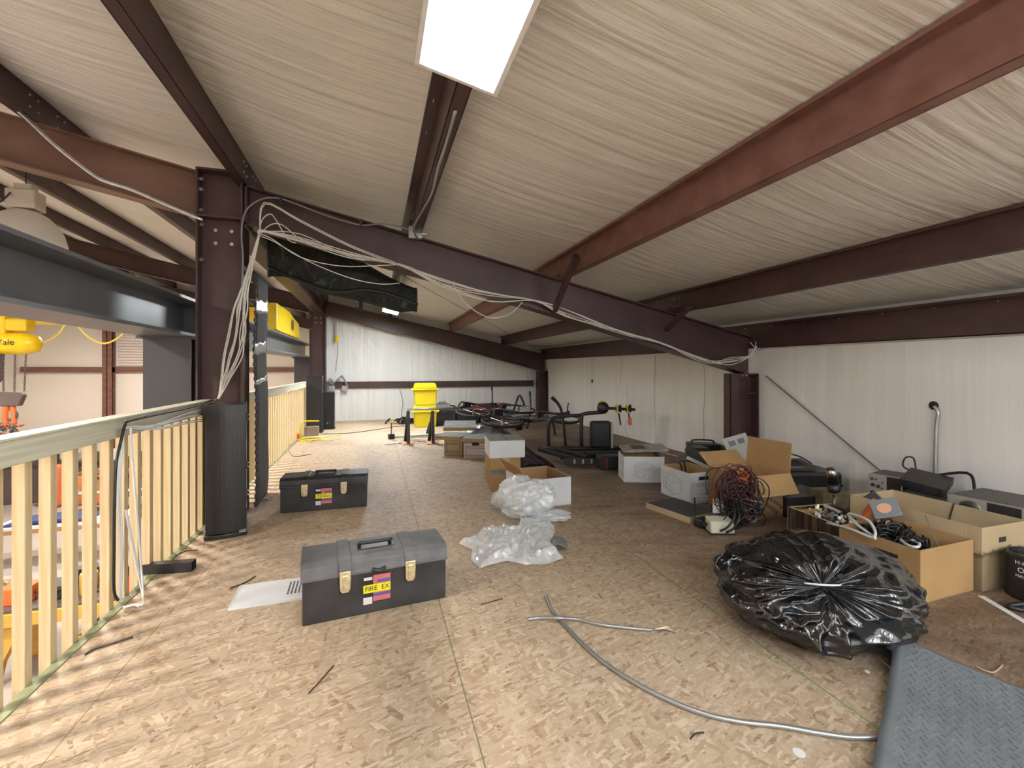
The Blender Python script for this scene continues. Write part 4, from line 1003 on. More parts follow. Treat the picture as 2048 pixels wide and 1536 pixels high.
mb = bag_mesh((0, 0, 0), .405, .33, .205, lc, nfold=26, amp=.15, seed=3, cr=.055)
mb.v = [tuple((Mx @ Vector(p)) + Vector((bc_.x, bc_.y, bc_.z))) for p in mb.v]
mb.v = [(p[0], p[1], max(p[2], .003)) for p in mb.v]
mb.build('sack', M['bagblack'], t, smooth=True)
kn = bc_ + Vector(Mx @ Vector((lc.x * .405, lc.y * .33, lc.z * .205))) * .80
MB().tube([kn + R * -.075 + Vector((0, 0, .012)), kn + R * -.03 - F * .03 + Vector((0, 0, .02)), kn + R * .04 - F * .03 + Vector((0, 0, .018)), kn + R * .10 + Vector((0, 0, .01))], .004, 6).build('tie', M['white'], t, smooth=True)
def skirt(u, v):
    # loose neck of the sack flopping down and to the left of the tie
    a = -3.35 + u * 1.75
    r = .015 + v * (.25 + .05 * math.sin(u * 9))
    zig = (1 - abs(math.sin(u * 13 + 2 * noise.noise(Vector((u * 3, v * 2, 4)))))) 
    p = kn + R * math.cos(a) * r + Vector((0, 0, 1)) * math.sin(a) * r * .62 - F * (.035 + .10 * math.sin(min(v, .8) * 2.2) * (.6 + .5 * u) + .04 * zig * v + .02 * noise.noise(Vector((u * 8, v * 6, 2))))
    p.z = max(p.z, .01); return p
MB().grid(skirt, 90, 24).build('neck_skirt', M['bagblack'], t, smooth=True, thick=.0015)

# clear bag
t = thing('clear_bag', 'inflated clear plastic bag resting on the open white box', 'bag', (0, 0, 0))
cb_ = Zp(1060, 1040) + Vector((.0, .10, .145))
mb = bag_mesh((0, 0, 0),   .225, .17, .155, (-.9, -.3, -.3), nfold=20, amp=.12, seed=9, cr=.10, nu=160, nv=90)
mb.v = [tuple((Mx @ Vector(p)) + cb_) for p in mb.v]
mb.v = [(p[0], p[1], max(p[2], .003)) for p in mb.v]
mb.build('sack', M['poly'], t, smooth=True)
mb = bag_mesh((0, 0, 0), .085, .07, .07, (1, 0, 0), nfold=14, amp=.14, seed=19, cr=.10, nu=60, nv=36)
mb.v = [tuple((Mx @ Vector(p)) + Zp(1003, 1016) + Vector((0, 0, .07))) for p in mb.v]
mb.build('neck_bunch', M['poly'], t, smooth=True)
mb = bag_mesh((0, 0, 0), .15, .09, .035, (1, 0, 0), nfold=14, amp=.14, seed=29, cr=.12, nu=80, nv=40)
mb.v = [tuple((Mx @ Vector(p)) + Zp(1105, 1040) + Vector((0, 0, .035))) for p in mb.v]
mb.v = [(p[0], p[1], max(p[2], .003)) for p in mb.v]
mb.build('tail', M['poly'], t, smooth=True)
# milky film flat on the floor
out = [(917, 1090), (945, 1075), (965, 1068), (1000, 1062), (1035, 1060), (1045, 1046), (1085, 1044), (1108, 1052), (1110, 1068), (1098, 1090), (1105, 1105), (1128, 1120), (1100, 1130), (1050, 1134), (1015, 1126), (985, 1132), (960, 1141), (942, 1124), (944, 1102)]
op = [Zp(u, v) for u, v in out]; cc = sum(op, Vector()) / len(op)
def film(u, v):
    k = u * len(op); i = int(k) % len(op); f = k - int(k)
    e = op[i].lerp(op[(i + 1) % len(op)], f); s = v
    p = cc.lerp(e, s)
    n = noise.noise(Vector((p.x * 7, p.y * 9, 3))); n2 = noise.noise(Vector((p.x * 20, p.y * 22, 9)))
    h = (.05 * (1 - abs(n) * 2.2) + .022 * (1 - abs(n2) * 2)) * min(1, (1 - s) * 5 + .12)
    return (p.x, p.y, .006 + max(0, h) + .02 * (1 - s) * s)
tag(MB().grid(film, 190, 40, closeu=True).build('plastic_sheet', M['polyfilm'], smooth=True), 'crumpled milky plastic sheet flat on the floor before the clear bag', 'plastic sheet')
tag(MB().grid(lambda u, v: tuple(Zp(1100 + u * 34, 1103 - v * 14, .0) + Vector((0, 0, .012 + .03 * math.sin(u * PI) + .01 * v))), 10, 6).build('plastic_scrap', M['cableg'], smooth=True, thick=.002), 'small dark curled scrap at the right edge of the milky sheet', 'scrap')
# black sheeting mound
sp_ = [(1.62, 7.7), (1.75, 7.0), (1.75, 6.3), (1.72, 5.7), (1.68, 5.25), (1.72, 4.95)]
def mound(u, v):
    k = v * 5; i = min(int(k), 4); f = k - i
    c = Vector(sp_[i]).lerp(Vector(sp_[i + 1]), f); w_ = .26 + .12 * math.sin(v * PI) + .05 * math.sin(v * 9)
    s = (u - .5) * 2; h = (.15 + .06 * math.sin(v * 5)) * max(0, 1 - abs(s) ** 2.2) * min(1, (1 - v) * 5 + .2) * min(1, v * 6 + .2)
    x = c.x + s * w_; y = c.y + .1 * s * math.sin(v * 4)
    n = 1 - abs(noise.noise(Vector((x * 9 + y * 3, y * 2.5, 0)))) * 2
    return (x, y, .006 + h + .035 * max(0, n) * (1 - abs(s)) ** .5)
tag(MB().grid(mound, 60, 150).build('black_sheeting', M['sheetblack'], smooth=True), 'heap of shiny black plastic sheeting behind the white carton stack', 'sheeting')
tag(MB().grid(lambda u, v: tuple(Vector(mound(.15 + u * .3, .02 + v * .18)) + Vector((-.06, -.05, .02 + .03 * noise.noise(Vector((u * 6, v * 8, 0)))))), 24, 18).build('clear_wrap', M['poly'], smooth=True), 'scrap of clear wrap on the far end of the black sheeting', 'wrap')

# ------------------------------------------------------------------ floor conduits and debris
def ribbed(name, label, pts, r):
    P = [Vector(p) for p in pts]
    dense = MB(); path = []
    m = len(P)
    for i in range(m - 1):
        p0 = P[max(i - 1, 0)]; p1 = P[i]; p2 = P[i + 1]; p3 = P[min(i + 2, m - 1)]
        L_ = (p2 - p1).length; n = max(4, int(L_ / .0055))
        for k in range(n):
            t_ = k / n; path.append(0.5 * ((2 * p1) + (p2 - p0) * t_ + (2 * p0 - 5 * p1 + 4 * p2 - p3) * t_ * t_ + (3 * p1 - p0 - 3 * p2 + p3) * t_ ** 3))
    rad = [r * (1.0 if (i // 1) % 2 else .84) for i in range(len(path))]
    t = thing(name, label, 'conduit', P[0])
    mb = MB().tube([p - P[0] for p in path], r, 8, smooth=False, radii=rad); mb.build('sheath', M['conduit'], t, smooth=True)
    e = P[-1] - P[0]; dr = (P[-1] - P[-2]).normalized()
    for k in range(3): MB().tube([e, e + dr * .05 + Vector((.01 * k, .01 * k, .004)), e + dr * .09 + Vector((.0, .02 * k - .01, .0))], .0018, 5).build('wire_end', [M['cabler'], M['white'], M['brass']][k], t)
ribbed('armoured_conduit', 'long curved armoured conduit lying across the front floor', [Zp(u, v, .009) for u, v in ((1092, 1192), (1105, 1222), (1135, 1256), (1185, 1306), (1245, 1350), (1320, 1392), (1400, 1425), (1480, 1443), (1560, 1452), (1640, 1466), (1700, 1474), (1758, 1475))], .0085)
ribbed('armoured_conduit', 'short armoured conduit piece crossing the end of the long one', [Zp(u, v, .026 if 1080 < u < 1150 else .009) for u, v in ((1056, 1238), (1080, 1236), (1115, 1236), (1150, 1238), (1200, 1249), (1260, 1256), (1305, 1260))], .0075)
for lab, pts, r, m_, z in (('dark bent stick on the floor by the near railing', ((170, 1309), (190, 1298), (266, 1274)), .0035, M['veneer'], .004), ('dark twig left of the nearest toolbox', ((460, 1176), (490, 1165), (511, 1152)), .003, M['veneer'], .004),
                        ('dark thin strip on the floor in front of the nearest toolbox', ((617, 1387), (640, 1362), (667, 1331)), .0025, M['veneer'], .003), ('short brown sliver beside the nearest toolbox', ((962, 1209), (1005, 1197)), .0025, M['veneer'], .003),
                        ('short dark wire offcut near the front of the floor', ((1381, 1478), (1390, 1468), (1408, 1465)), .0025, M['cableb'], .003), ('dark wire beside the black square tube', ((350, 1112), (372, 1102), (395, 1100)), .003, M['cableb'], .004),
                        ('white string on the floor right of the bin bag', ((1748, 1308), (1790, 1343)), .002, M['cablew'], .003), ('thin offcut of pale wire behind the grey rubber mat', ((1950, 1333), (1985, 1345), (2005, 1330)), .003, M['cardtan'], .004),
                        ('black cord snaking over the far floor from the back wall', ((640, 868), (700, 866), (760, 858), (800, 852), (815, 853)), .006, M['cableb'], .006), ('thin lead lying on the floor by the far railing', ((600, 878), (578, 893), (580, 905), (590, 913), (622, 908)), .005, M['cableg'], .005)):
    tag(MB().tube([Zp(u, v, z) for u, v in pts], r, 6).build('floor_scrap' if 'cord' not in lab and 'lead' not in lab else 'loose_cord', m_, smooth=True), lab, 'cord' if 'cord' in lab or 'lead' in lab else 'scrap')
tag(MB().lathe([(0, 0), (.017, 0), (.017, .002), (0, .002)], 14, Matrix.Translation(Zp(1598, 1506))).build('white_disc', M['white']), 'small white disc on the floor near the front edge', 'disc')
tag(MB().lathe([(0, 0), (.008, 0), (.008, .003), (0, .003)], 8, Matrix.Translation(Zp(1735, 1344))).build('white_chip', M['white']), 'tiny white chip on the floor below the bin bag', 'chip')
# square hitch tube by the railing
p0 = Zp(300, 1136, .03); p1 = Zp(388, 1130, .03)
t = thing('steel_square_tube', 'black square steel tube poking under the near railing', 'tube', p0)
d = p1 - p0; ang = math.atan2(d.y, d.x); t.rotation_euler = (0, 0, ang); Lt = d.length
tt = MB(); s_ = .027
tt.box(-.18, Lt, -s_, s_, -s_, -s_ + .004).box(-.18, Lt, -s_, s_, s_ - .004, s_).box(-.18, Lt, -s_, -s_ + .004, -s_, s_).box(-.18, Lt, s_ - .004, s_, -s_, s_)
tt.build('tube', M['black'], t, bevel=.002)
MB().cyl((Lt - .09, -s_ - .001, 0), (Lt - .09, -s_ + .001, 0), .008, 12).build('pin_hole', M['inkblack'], t)

# ------------------------------------------------------------------ work light near railing
t = thing('work_light', 'yellow framed halogen work light on the floor before the far speakers', 'work light', tuple(Zp(622, 880)), .1)
MB().tube([(-.14, .1, .02), (-.15, 0, .02), (-.15, 0, .22), (-.10, 0, .30), (.12, 0, .30)], .012, 8).build('frame', M['yellow'], t, smooth=True)
MB().tube([(-.15, -.1, .015), (.12, -.1, .015), (.14, .1, .015), (-.14, .12, .015)], .011, 8, closed=True).build('base', M['yellow'], t, smooth=True)
MB().box(-.10, .12, -.03, .05, .06, .22).build('lamp_head', M['silver'], t, bevel=.01)
MB().box(-.09, .11, -.034, -.03, .07, .21).build('glass', mat('dull_lamp_glass', (.28, .22, .2), .2), t)
cables('extension_cord', 'yellow extension cord looping over the floor by the work light', None, [[Zp(u, v, .007) for u, v in ((600, 882), (625, 884), (640, 878), (660, 872), (680, 870), (684, 875), (660, 881), (635, 880), (610, 884), (600, 890))]], .006, M['yelcable'], 'cord')
t = thing('cable_reel_plug', 'small orange and grey adaptor block at the foot of the far railing', 'adaptor', tuple(Zp(602, 878)))
MB().box(-.03, .05, -.04, .04, 0, .07).build('body', M['galv'], t, bevel=.008); MB().box(-.06, -.02, -.05, .03, 0, .10).build('plug', M['orange'], t, bevel=.01)

# ------------------------------------------------------------------ yellow bins, stands, clutter near back wall
def bin_(label, z):
    t = thing('storage_bin', label, 'bin', (.74, 9.0, z))
    def fr(x0, x1, zb, zt, m_): return [(x0, zb), (x1, zb), (x1 + .02, zt), (x0 - .02, zt)]
    MB().prism(fr(.03, .43, 0, .29, 0), 'y', 0, .30).build('tub', M['yellow'], t, bevel=.015)
    lm = MB(); lm.box(-.03, .49, -.03, .33, .29, .325); lm.prism([(.0, .325), (.46, .325), (.42, .43), (.04, .43)], 'y', 0, .30)
    lm.build('lid', M['yellow'], t, bevel=.015)
    for x in (-.045, .475): MB().box(x, x + .03, .1, .2, .285, .325).build('clip', M['yellow'], t, bevel=.005)
    return t
bin_('yellow lidded plastic bin on the floor under another yellow bin', 0.0)
bin_('yellow lidded plastic bin stacked on top of the lower one', .432)
for k, (x, y, lab) in enumerate(((.50, 7.05, 'left black and orange footed stand before the yellow bins'), (.86, 6.98, 'right black and orange footed stand before the yellow bins'))):
    t = thing('pipe_stand', lab, 'stand', (x, y, 0))
    MB().box(-.09, .07, -.07, .28, 0, .012).build('foot_board', mat('orange_plywood', (.62, .30, .14), .7) if k == 0 else bpy.data.materials['orange_plywood'], t)
    MB().bar((0, -.03, .01), (0, .04, .48), .045, .03).build('leg', M['black'], t)
    MB().bar((-.03, .25, .01), (0, .06, .48), .045, .03).build('leg', M['black'], t)
    MB().box(-.022, .022, .02, .07, .46, .50).build('saddle', M['black'], t)
t = thing('metal_pipe', 'pale metal pipe lying across the two footed stands', 'pipe', (.48, 7.09, .525))
MB().cyl((0, 0, 0), (.82, -.03, 0), .017, 12).build('tube', M['galv'], t, smooth=True); MB().tube([(.8, -.03, 0), (.88, -.03, .04), (.86, .05, .1), (.80, .1, .02)], .012, 6).build('hook', M['black'], t)
t = thing('bench_clamp', 'grey clamp unit on the far black toolbox lid', 'clamp', (1.22, 9.2, .346))
MB().box(0, .26, 0, .14, 0, .09).build('body', M['galv'], t, bevel=.01); MB().box(.04, .18, .02, .1, .09, .13).build('head', M['white'], t, bevel=.01); MB().cyl((.26, .07, .05), (.38, .07, .03), .015, 8).build('screw', M['black'], t)
t = thing('model_boom', 'white tubular model aircraft part with yellow blade on the floor', 'model part', tuple(Zp(782, 878)), .25)
MB().cyl((0, 0, .03), (.95, -.1, .03), .022, 10).build('boom', M['white'], t, smooth=True)
MB().prism([(-.06, .42), (.09, .42), (.09, .40), (-.06, .41)], 'y', -.02, .02).build('blade', M['yellow'], t, loc=(.0, 0, -.14))
MB().cyl((0, 0, .03), (.01, 0, .27), .008, 6).box(-.04, .05, -.04, .04, .0, .08).build('motor', M['black'], t)
MB().bar((.62, 0, .03), (.70, .05, .22), .03, .05).build('bracket', M['black'], t)
st = MB(); rr = random.Random(8)
for k in range(20):
    c = Zp(rr.uniform(790, 880), rr.uniform(872, 888), .006); st.tube([c, c + Vector((rr.uniform(-.2, .2), rr.uniform(-.15, .15), .0)), c + Vector((rr.uniform(-.3, .3), rr.uniform(-.2, .2), 0.004))], .003, 5)
tag(st.build('thin_wires', M['cableg']), 'scatter of thin grey wires on the floor around the footed stands', 'wire', kind='stuff')
st = MB()
for k in range(22):
    c = Vector((.25 + rr.uniform(0, .62), 9.7 + rr.uniform(-.15, .15), rr.uniform(.02, .1))); st.tube([c, c + Vector((rr.uniform(-.1, .1), rr.uniform(-.1, .1), rr.uniform(0, .06))), c + Vector((rr.uniform(-.15, .15), rr.uniform(-.1, .1), -c.z + .015))], .017, 5)
tag(st.build('black_cable_heap', M['black']), 'small heap of black cable and clips against the back wall', 'cable heap', kind='stuff')

# ------------------------------------------------------------------ bikes and racks
def bike(label, loc, rot, paint, name='bicycle'):
    t = thing(name, label, 'bicycle', loc, rot=rot)
    def tb(nm, pts, r, m_, **k): return MB().tube(pts, r, 8, **k).build(nm, m_, t, smooth=True)
    bb = (0, 0, .28); st_ = (-.16, 0, .78); hd = (.42, 0, .82); hd2 = (.45, 0, .70); rw = (-.44, 0, .34); fw = (.62, 0, .34)
    fr = MB(); [fr.tube([a, b], r, 8) for a, b, r in ((bb, st_, .017), (st_, hd, .017), (bb, hd2, .021), (hd, hd2, .021), (bb, (rw[0], .05, rw[2]), .010), (bb, (rw[0], -.05, rw[2]), .010), (st_, (rw[0], .05, rw[2]), .009), (st_, (rw[0], -.05, rw[2]), .009))]
    fr.build('frame', paint, t, smooth=True)
    fk = MB(); [fk.tube([hd2, (hd2[0] + .01, s, hd2[2] - .06), (fw[0], s, fw[2])], .012, 8) for s in (-.055, .055)]; fk.build('fork', M['black'], t, smooth=True)
    for c in (rw, fw):
        wb = MB().tube([(c[0] + .31 * math.cos(a), 0, c[2] + .31 * math.sin(a)) for a in [k * PI / 12 for k in range(24)]], .022, 8, closed=True, sub=1)
        wheel = wb.build('wheel', M['rubber'], t, smooth=True)
        sp = MB()
        for k in range(14): a = k * PI / 7; sp.cyl((c[0], 0, c[2]), (c[0] + .3 * math.cos(a), 0, c[2] + .3 * math.sin(a)), .0014, 4)
        sp.cyl((c[0], -.05, c[2]), (c[0], .05, c[2]), .02, 8); sp.tube([(c[0] + .285 * math.cos(a), 0, c[2] + .285 * math.sin(a)) for a in [k * PI / 12 for k in range(24)]], .008, 6, closed=True, sub=1)
        sp.build('spokes', M['chrome'], wheel)
    tb('handlebar', [(.40, -.30, .98), (.41, -.1, .95), (.41, 0, .93), (.41, .1, .95), (.40, .30, .98)], .013, M['black'])
    tb('stem', [hd, (.41, 0, .93)], .014, M['chrome'])
    for s in (-.25, .25): tb('grip', [(.40, s, .975), (.395, s * 1.3, .985)], .018, M['rubber'])
    MB().prism([(-.32, -.07), (-.32, .07), (-.2, .05), (-.02, .015), (-.02, -.015), (-.2, -.05)], 'z', .86, .90).build('saddle', M['black'], t, bevel=.012)
    tb('seatpost', [st_, (-.18, 0, .87)], .012, M['chrome'])
    cr = MB(); cr.tube([(0, -.06, .28), (.12, -.07, .18)], .009, 6); cr.tube([(0, .06, .28), (-.12, .07, .38)], .009, 6); cr.lathe([(.09, -.003), (.09, .003)], 24, Matrix.Translation((0, -.05, .28)) @ Matrix.Rotation(PI / 2, 4, 'X')); cr.build('crank', M['chrome'], t)
    for p_ in ((.12, -.12, .18), (-.12, .12, .38)): MB().box(p_[0] - .05, p_[0] + .05, p_[1] - .04, p_[1] + .04, p_[2] - .012, p_[2] + .012).build('pedal', M['black'], t, bevel=.006)
    return t
bike('maroon bicycle lying on its side near the far corner', (2.25, 7.9, .30), (math.radians(-80), 0, math.radians(22)), M['maroon'])
bike('black bicycle lying on its side behind the bike racks', (2.35, 6.35, .30), (math.radians(-82), 0, math.radians(12)), M['black'])

def rack(label, loc, rz, flip=1):
    t = thing('bike_rack', label, 'bike rack', loc, rz)
    q = lambda nm, pts, r, m_=None, sm=True: MB().tube(pts, r, 8, smooth=sm).build(nm, m_ or M['black'], t, smooth=True)
    q('base_bar', [(-.55, 0, .04), (.55, 0, .04)], .032); q('mast', [(.0, 0, .04), (.0, 0, .45), (.05, 0, .52), (.3, 0, .54)], .026)
    q('mast_brace', [(-.45, .02, .04), (-.46, 0, .35), (-.38, 0, .47), (0, 0, .50)], .024)
    q('cradle_arm', [(.3, 0, .60), (.75, .0, .575)], .020, sm=False)
    MB().lathe([(.07, -.05), (.085, 0), (.07, .05), (.03, .07)], 18, Matrix.Translation((.3, 0, .6)) @ Matrix.Rotation(PI / 2, 4, 'X')).build('pivot_hub', M['black'], t, smooth=True)
    MB().lathe([(.062, -.06), (.062, -.045)], 18, Matrix.Translation((.3, 0, .635)) @ Matrix.Rotation(PI / 2, 4, 'X')).build('hub_ring', M['yellow'], t)
    for x in (.52, .66):
        MB().lathe([(.035, -.03), (.06, -.025), (.03, 0), (.06, .025), (.035, .03)], 16, Matrix.Translation((x, 0, .59)) @ Matrix.Rotation(PI / 2, 4, 'Y')).build('cradle', M['black'], t, smooth=True)
        MB().lathe([(.061, -.004), (.061, .004)], 16, Matrix.Translation((x - .028, 0, .59)) @ Matrix.Rotation(PI / 2, 4, 'Y')).build('cradle_ring', M['yellow'], t)
        MB().tube([(x, 0, .53), (x + .02, 0, .42), (x + .03, 0, .36)], .010, 6).build('strap', M['cableb'], t)
    MB().box(.66, .70, -.02, .02, .36, .46).build('buckle', M['orange'], t)
    MB().box(.12, .40, -.06, .06, .05, .42).build('wheel_tray', M['black'], t, bevel=.03)
    MB().box(.40, .43, -.05, .05, .05, .40).build('reflector_strip', M['silver'], t)
    return t
rack('black folding bike rack with yellow ringed cradles by the right wall', (2.75, 5.75, 0), math.radians(-14))
t = thing('hitch_bike_carrier', 'low black hitch bike carrier lying flat beside the file boxes', 'bike carrier', (2.22, 4.85, 0), math.radians(-14))
for x0, x1, y0, y1 in ((-.1, .62, 0, .05), (-.1, .62, .35, .40)): MB().box(x0, x1, y0, y1, .02, .10).build('rail', M['black'], t, bevel=.01)
for k in range(4): MB().box(.0 + k * .1, .02 + k * .1, -.002, .0, .04, .09).build('bracket', M['silver'], t)
MB().bar((-.35, .48, .13), (.05, .1, .07), .07, .05).build('arm', M['black'], t, bevel=.01); MB().bar((-.15, .52, .13), (.2, .2, .07), .06, .05).build('arm', M['black'], t, bevel=.01)
MB().bar((.2, .3, .11), (.6, .28, .11), .06, .05).build('arm', M['black'], t, bevel=.01)
t = thing('carry_case', 'long black soft case with a red stripe behind the left file box', 'case', (2.44, 4.62, 0), math.radians(-12))
MB().box(0, .50, 0, .22, 0, .15).build('body', M['black'], t, bevel=.02); MB().box(.07, .08, -.002, .0, .01, .14).build('stripe', M['red'], t); MB().box(.25, .36, -.002, .0, .06, .10).build('logo_patch', M['cabler'], t)
tag(MB().tube([(2.55, 8.3, .35), (2.62, 8.25, .60), (2.66, 8.2, .62), (2.72, 8.15, .45)], .02, 8).build('handlebar_end', M['black'], smooth=True), 'black curved bar standing up beside the maroon bicycle', 'bar')
# lever sticking up
t = thing('fork_lever', 'black grip and lever sticking up among the bikes', 'lever', (2.55, 5.95, 0))
MB().tube([(.05, 0, .05), (0, 0, .48), (-.06, 0, .64), (-.16, 0, .74)], .02, 8, radii=[.018, .018, .022, .026]).build('bar', M['black'], t, smooth=True)
MB().tube([(.02, 0, .52), (.06, -.02, .50), (.07, -.02, .6), (.085, -.02, .66)], .012, 6).build('lever', M['black'], t, smooth=True)
tag(MB().tube([Vector((2.95, 7.2, .02)), Vector((2.9, 7.3, .25)), Vector((2.6, 7.6, .2))], .02, 8).build('rubber_hose', M['cableb'], smooth=True), 'black hose arching over the bicycles', 'hose')
tag(MB().box(-.07, .07, -.02, .02, -.05, .05).build('toe_clip', M['black'], loc=Yp(1133, 829, 7.2) , rot=(0, -.3, 0), bevel=.015), 'black pedal held upright above the bicycles', 'pedal')

# ------------------------------------------------------------------ cartons and junk on the right
a, rz, wd = front(1499, 1042, 1580, 1031)
t = open_box('open brown carton with hanging flap and black Atlantic lettering', a, rz, wd, .42, .33, M['carddark'], M['card'], flaps=(('f', PI - .5, .16), ('r', .08, .23), ('b', .9, .15)))
o = text('lettering', 'Atlantic\nAmerican', .055, (wd * .55, -.0015, .10), (PI / 2, 0, 0), M['inkblack'], t); o.rotation_euler = (PI / 2, PI + .55, 0)
t = thing('vented_panel', 'pale grey vented panel leaning between the carton and the column', 'panel', tuple(Yp(1468, 930, 3.52)), rot=(-.45, -.22, -.1))
MB().box(0, .27, 0, .008, 0, .26).build('plate', mat('pale_grey_panel', (.5, .5, .49), .5), t, bevel=.003)
for x in (.05, .15): MB().box(x, x + .07, -.001, 0, .17, .22).build('vent', M['cableg'], t)
# second carton behind
open_box('brown carton full of junk behind the lettered carton', (3.10, 3.26, 0), .0, .36, .36, .31, M['card'], M['card'], flaps=(('l', 1.2, .14),))
t = thing('ring_binder', 'dark ring binder resting on the cartons behind the file box', 'binder', (2.86, 3.70, .275), rot=(.22, .42, -.55))
MB().box(0, .30, 0, .26, 0, .045).build('cover', mat('charcoal_cover', (.06, .06, .063), .6), t, bevel=.004); MB().box(.005, .295, -.002, 0, .006, .039).build('pages', M['white'], t)
tag(MB().grid(lambda u, v: tuple(Vector((Yp(1452, 934, 3.5).x + .16 * u, 3.5 + .04 * v, Yp(1452, 934, 3.5).z + .09 * v + .05 * math.sin(u * PI) * (1 - v)))), 14, 6).build('yellow_plastic_piece', M['yellow'], smooth=True, thick=.004), 'curved yellow plastic piece on the junk behind the lettered carton', 'plastic piece')
# black radio by the wall
t = thing('portable_radio', 'black radio with side controls and a top handle against the right wall', 'radio', (3.62, 4.62, 0), math.radians(-28))
MB().box(0, .36, 0, .2, 0, .24).build('body', M['black'], t, bevel=.01)
MB().tube([(.05, .1, .24), (.08, .1, .275), (.28, .1, .275), (.31, .1, .24)], .010, 8).build('handle', M['black'], t, smooth=True)
kb = MB()
for k in range(8): kb.cyl((-.014, .04 + .06 * (k % 3), .05 + .045 * (k // 2)), (0, .04 + .06 * (k % 3), .05 + .045 * (k // 2)), .012, 10)
kb.build('knob_group', M['silver'], t)
MB().box(-.002, 0, .12, .15, .04, .12).build('display', mat('pale_green_display', (.35, .42, .28), .3), t)
tag(MB().box(0, .16, 0, .22, 0, .24).build('black_speaker_box', M['black'], loc=(3.5, 4.35, 0), rot=(0, 0, -.3), bevel=.01), 'small plain black box in front of the radio', 'box')

# cable tangle
def tangle(label, m_, c, rx, ry, rz_, n, r, seed, name='cable_tangle'):
    rr = random.Random(seed); mb = MB()
    for k in range(n):
        cc = Vector(c) + Vector((rr.uniform(-rx, rx) * .6, rr.uniform(-ry, ry) * .6, rr.uniform(-rz_, rz_) * .7)); nrm = Vector((rr.uniform(-.5, .5), -1, rr.uniform(-.6, .6))).normalized()
        a_ = nrm.orthogonal().normalized(); b = nrm.cross(a_); R_ = rr.uniform(.35, .85) * min(rx, rz_)
        pts = []
        for j in range(9):
            an = j * 2 * PI / 9 * rr.uniform(.95, 1.05); p = cc + a_ * R_ * math.cos(an) * rr.uniform(.8, 1.2) + b * R_ * 1.2 * math.sin(an) + nrm * rr.uniform(-.02, .02)
            p.z = max(p.z, r + .001); pts.append(p)
        mb.tube(pts, r, 5, closed=rr.random() < .5, sub=3)
    return tag(mb.build(name, m_, smooth=True), label, 'cable tangle', kind='stuff')
tc_ = Vector((2.50, 2.66, .20))
tangle('dark red cables tangled over the front of the lettered carton', M['cabler'], tc_ + Vector((0, 0, .02)), .14, .05, .18, 42, .0036, 1)
tangle('black cables mixed through the tangle before the lettered carton', M['cableb'], tc_ + Vector((.02, .01, -.03)), .17, .07, .18, 36, .0042, 2)
tangle('grey cables at the lower right of the tangle before the carton', M['cableg'], tc_ + Vector((.12, .0, -.10)), .12, .06, .09, 16, .0045, 3)
tangle('orange and white leads at the top of the tangle', M['orange'], tc_ + Vector((.03, -.01, .15)), .045, .03, .045, 4, .0035, 4)
tangle('black cords coiled on the floor left of the beige box', M['cableb'], Vector((2.27, 2.70, .03)), .09, .08, .03, 14, .005, 5)
t = thing('beige_electrical_box', 'beige sloped electrical box on the floor before the cable tangle', 'electrical box', tuple(Zp(1423, 1070)), math.radians(-18))
MB().prism([(0, 0), (.11, 0), (.11, .10), (.02, .085), (-.0, .02)], 'x', 0, .16).build('body', mat('beige_plastic', (.55, .56, .42), .45), t, bevel=.005); MB().box(-.004, .164, -.004, .114, 0, .012).build('base', M['black'], t)
MB().tube([(.06, -.006, .03), (.1, -.03, .07), (.15, -.02, .14), (.17, .06, .22)], .008, 6).build('lead', M['cableb'], t, smooth=True)
MB().tube([(.10, -.006, .02), (.14, -.03, .06), (.18, -.02, .13), (.2, .06, .2)], .008, 6).build('lead', M['cableb'], t, smooth=True)
t = thing('white_wall_plate', 'white cover plate standing on the beige electrical box', 'plate', tuple(Zp(1425, 1062) + Vector((.05, .05, .105))), rot=(-.12, .08, -.2))
MB().box(0, .085, 0, .014, 0, .105).build('plate', M['white'], t, bevel=.006)
MB().cyl((.043, -.001, .06), (.043, .001, .06), .012, 16).build('print_mark', M['cableg'], t)
t = thing('black_adaptor', 'black power adaptor beside the upturned dark lid', 'adaptor', tuple(Zp(1404, 1058)), .3)
MB().box(0, .10, 0, .07, 0, .06).build('body', M['black'], t, bevel=.01); MB().tube([(.02, .07, .05), (.06, .1, .12), (.12, .14, .17)], .006, 6).build('cord', M['cableb'], t)
tag(MB().box(-.012, .012, -.006, .006, -.03, .03).build('blue_clip', mat('blue_plastic', (.02, .25, .55), .4), loc=Zp(1431, 1030, .08), bevel=.005), 'small blue clip hanging at the edge of the cable tangle', 'clip')

# black cases and microphone
t = thing('rack_unit', 'flat black unit with a dusty grey top beside the lettered carton', 'equipment unit', (3.02, 2.72, 0), math.radians(-6))
MB().box(0, .42, 0, .36, 0, .155).build('body', M['black'], t, bevel=.006); MB().box(.0, .42, 0.0, .36, .155, .16).build('top_cover', mat('dusty_grey_top', (.11, .105, .10), .6, var=.2, vscale=(10, 10, 10)), t)
for x, y in ((.05, .05), (.37, .05), (.05, .31), (.37, .31)): MB().cyl((x, y, .16), (x, y, .172), .02, 12).build('foot', M['black'], t)
t = thing('equipment_case', 'large black equipment case near the right wall, keypad device on it', 'case', (3.30, 3.10, 0), math.radians(-14))
MB().box(0, .62, 0, .38, 0, .24).build('body', M['black'], t, bevel=.025); MB().box(-.002, .622, -.003, .383, .12, .13).build('seam', M['cableb'], t)
t = thing('keypad_console', 'dark console with rows of keys lying on the black case', 'console', (3.34, 3.16, .242), rot=(.06, 0, math.radians(-16)))
MB().prism([(0, 0), (.22, 0), (.22, .06), (0, .03)], 'x', 0, .40).build('body', mat('dark_taupe_plastic', (.05, .045, .04), .45), t, bevel=.006)
ks = MB()
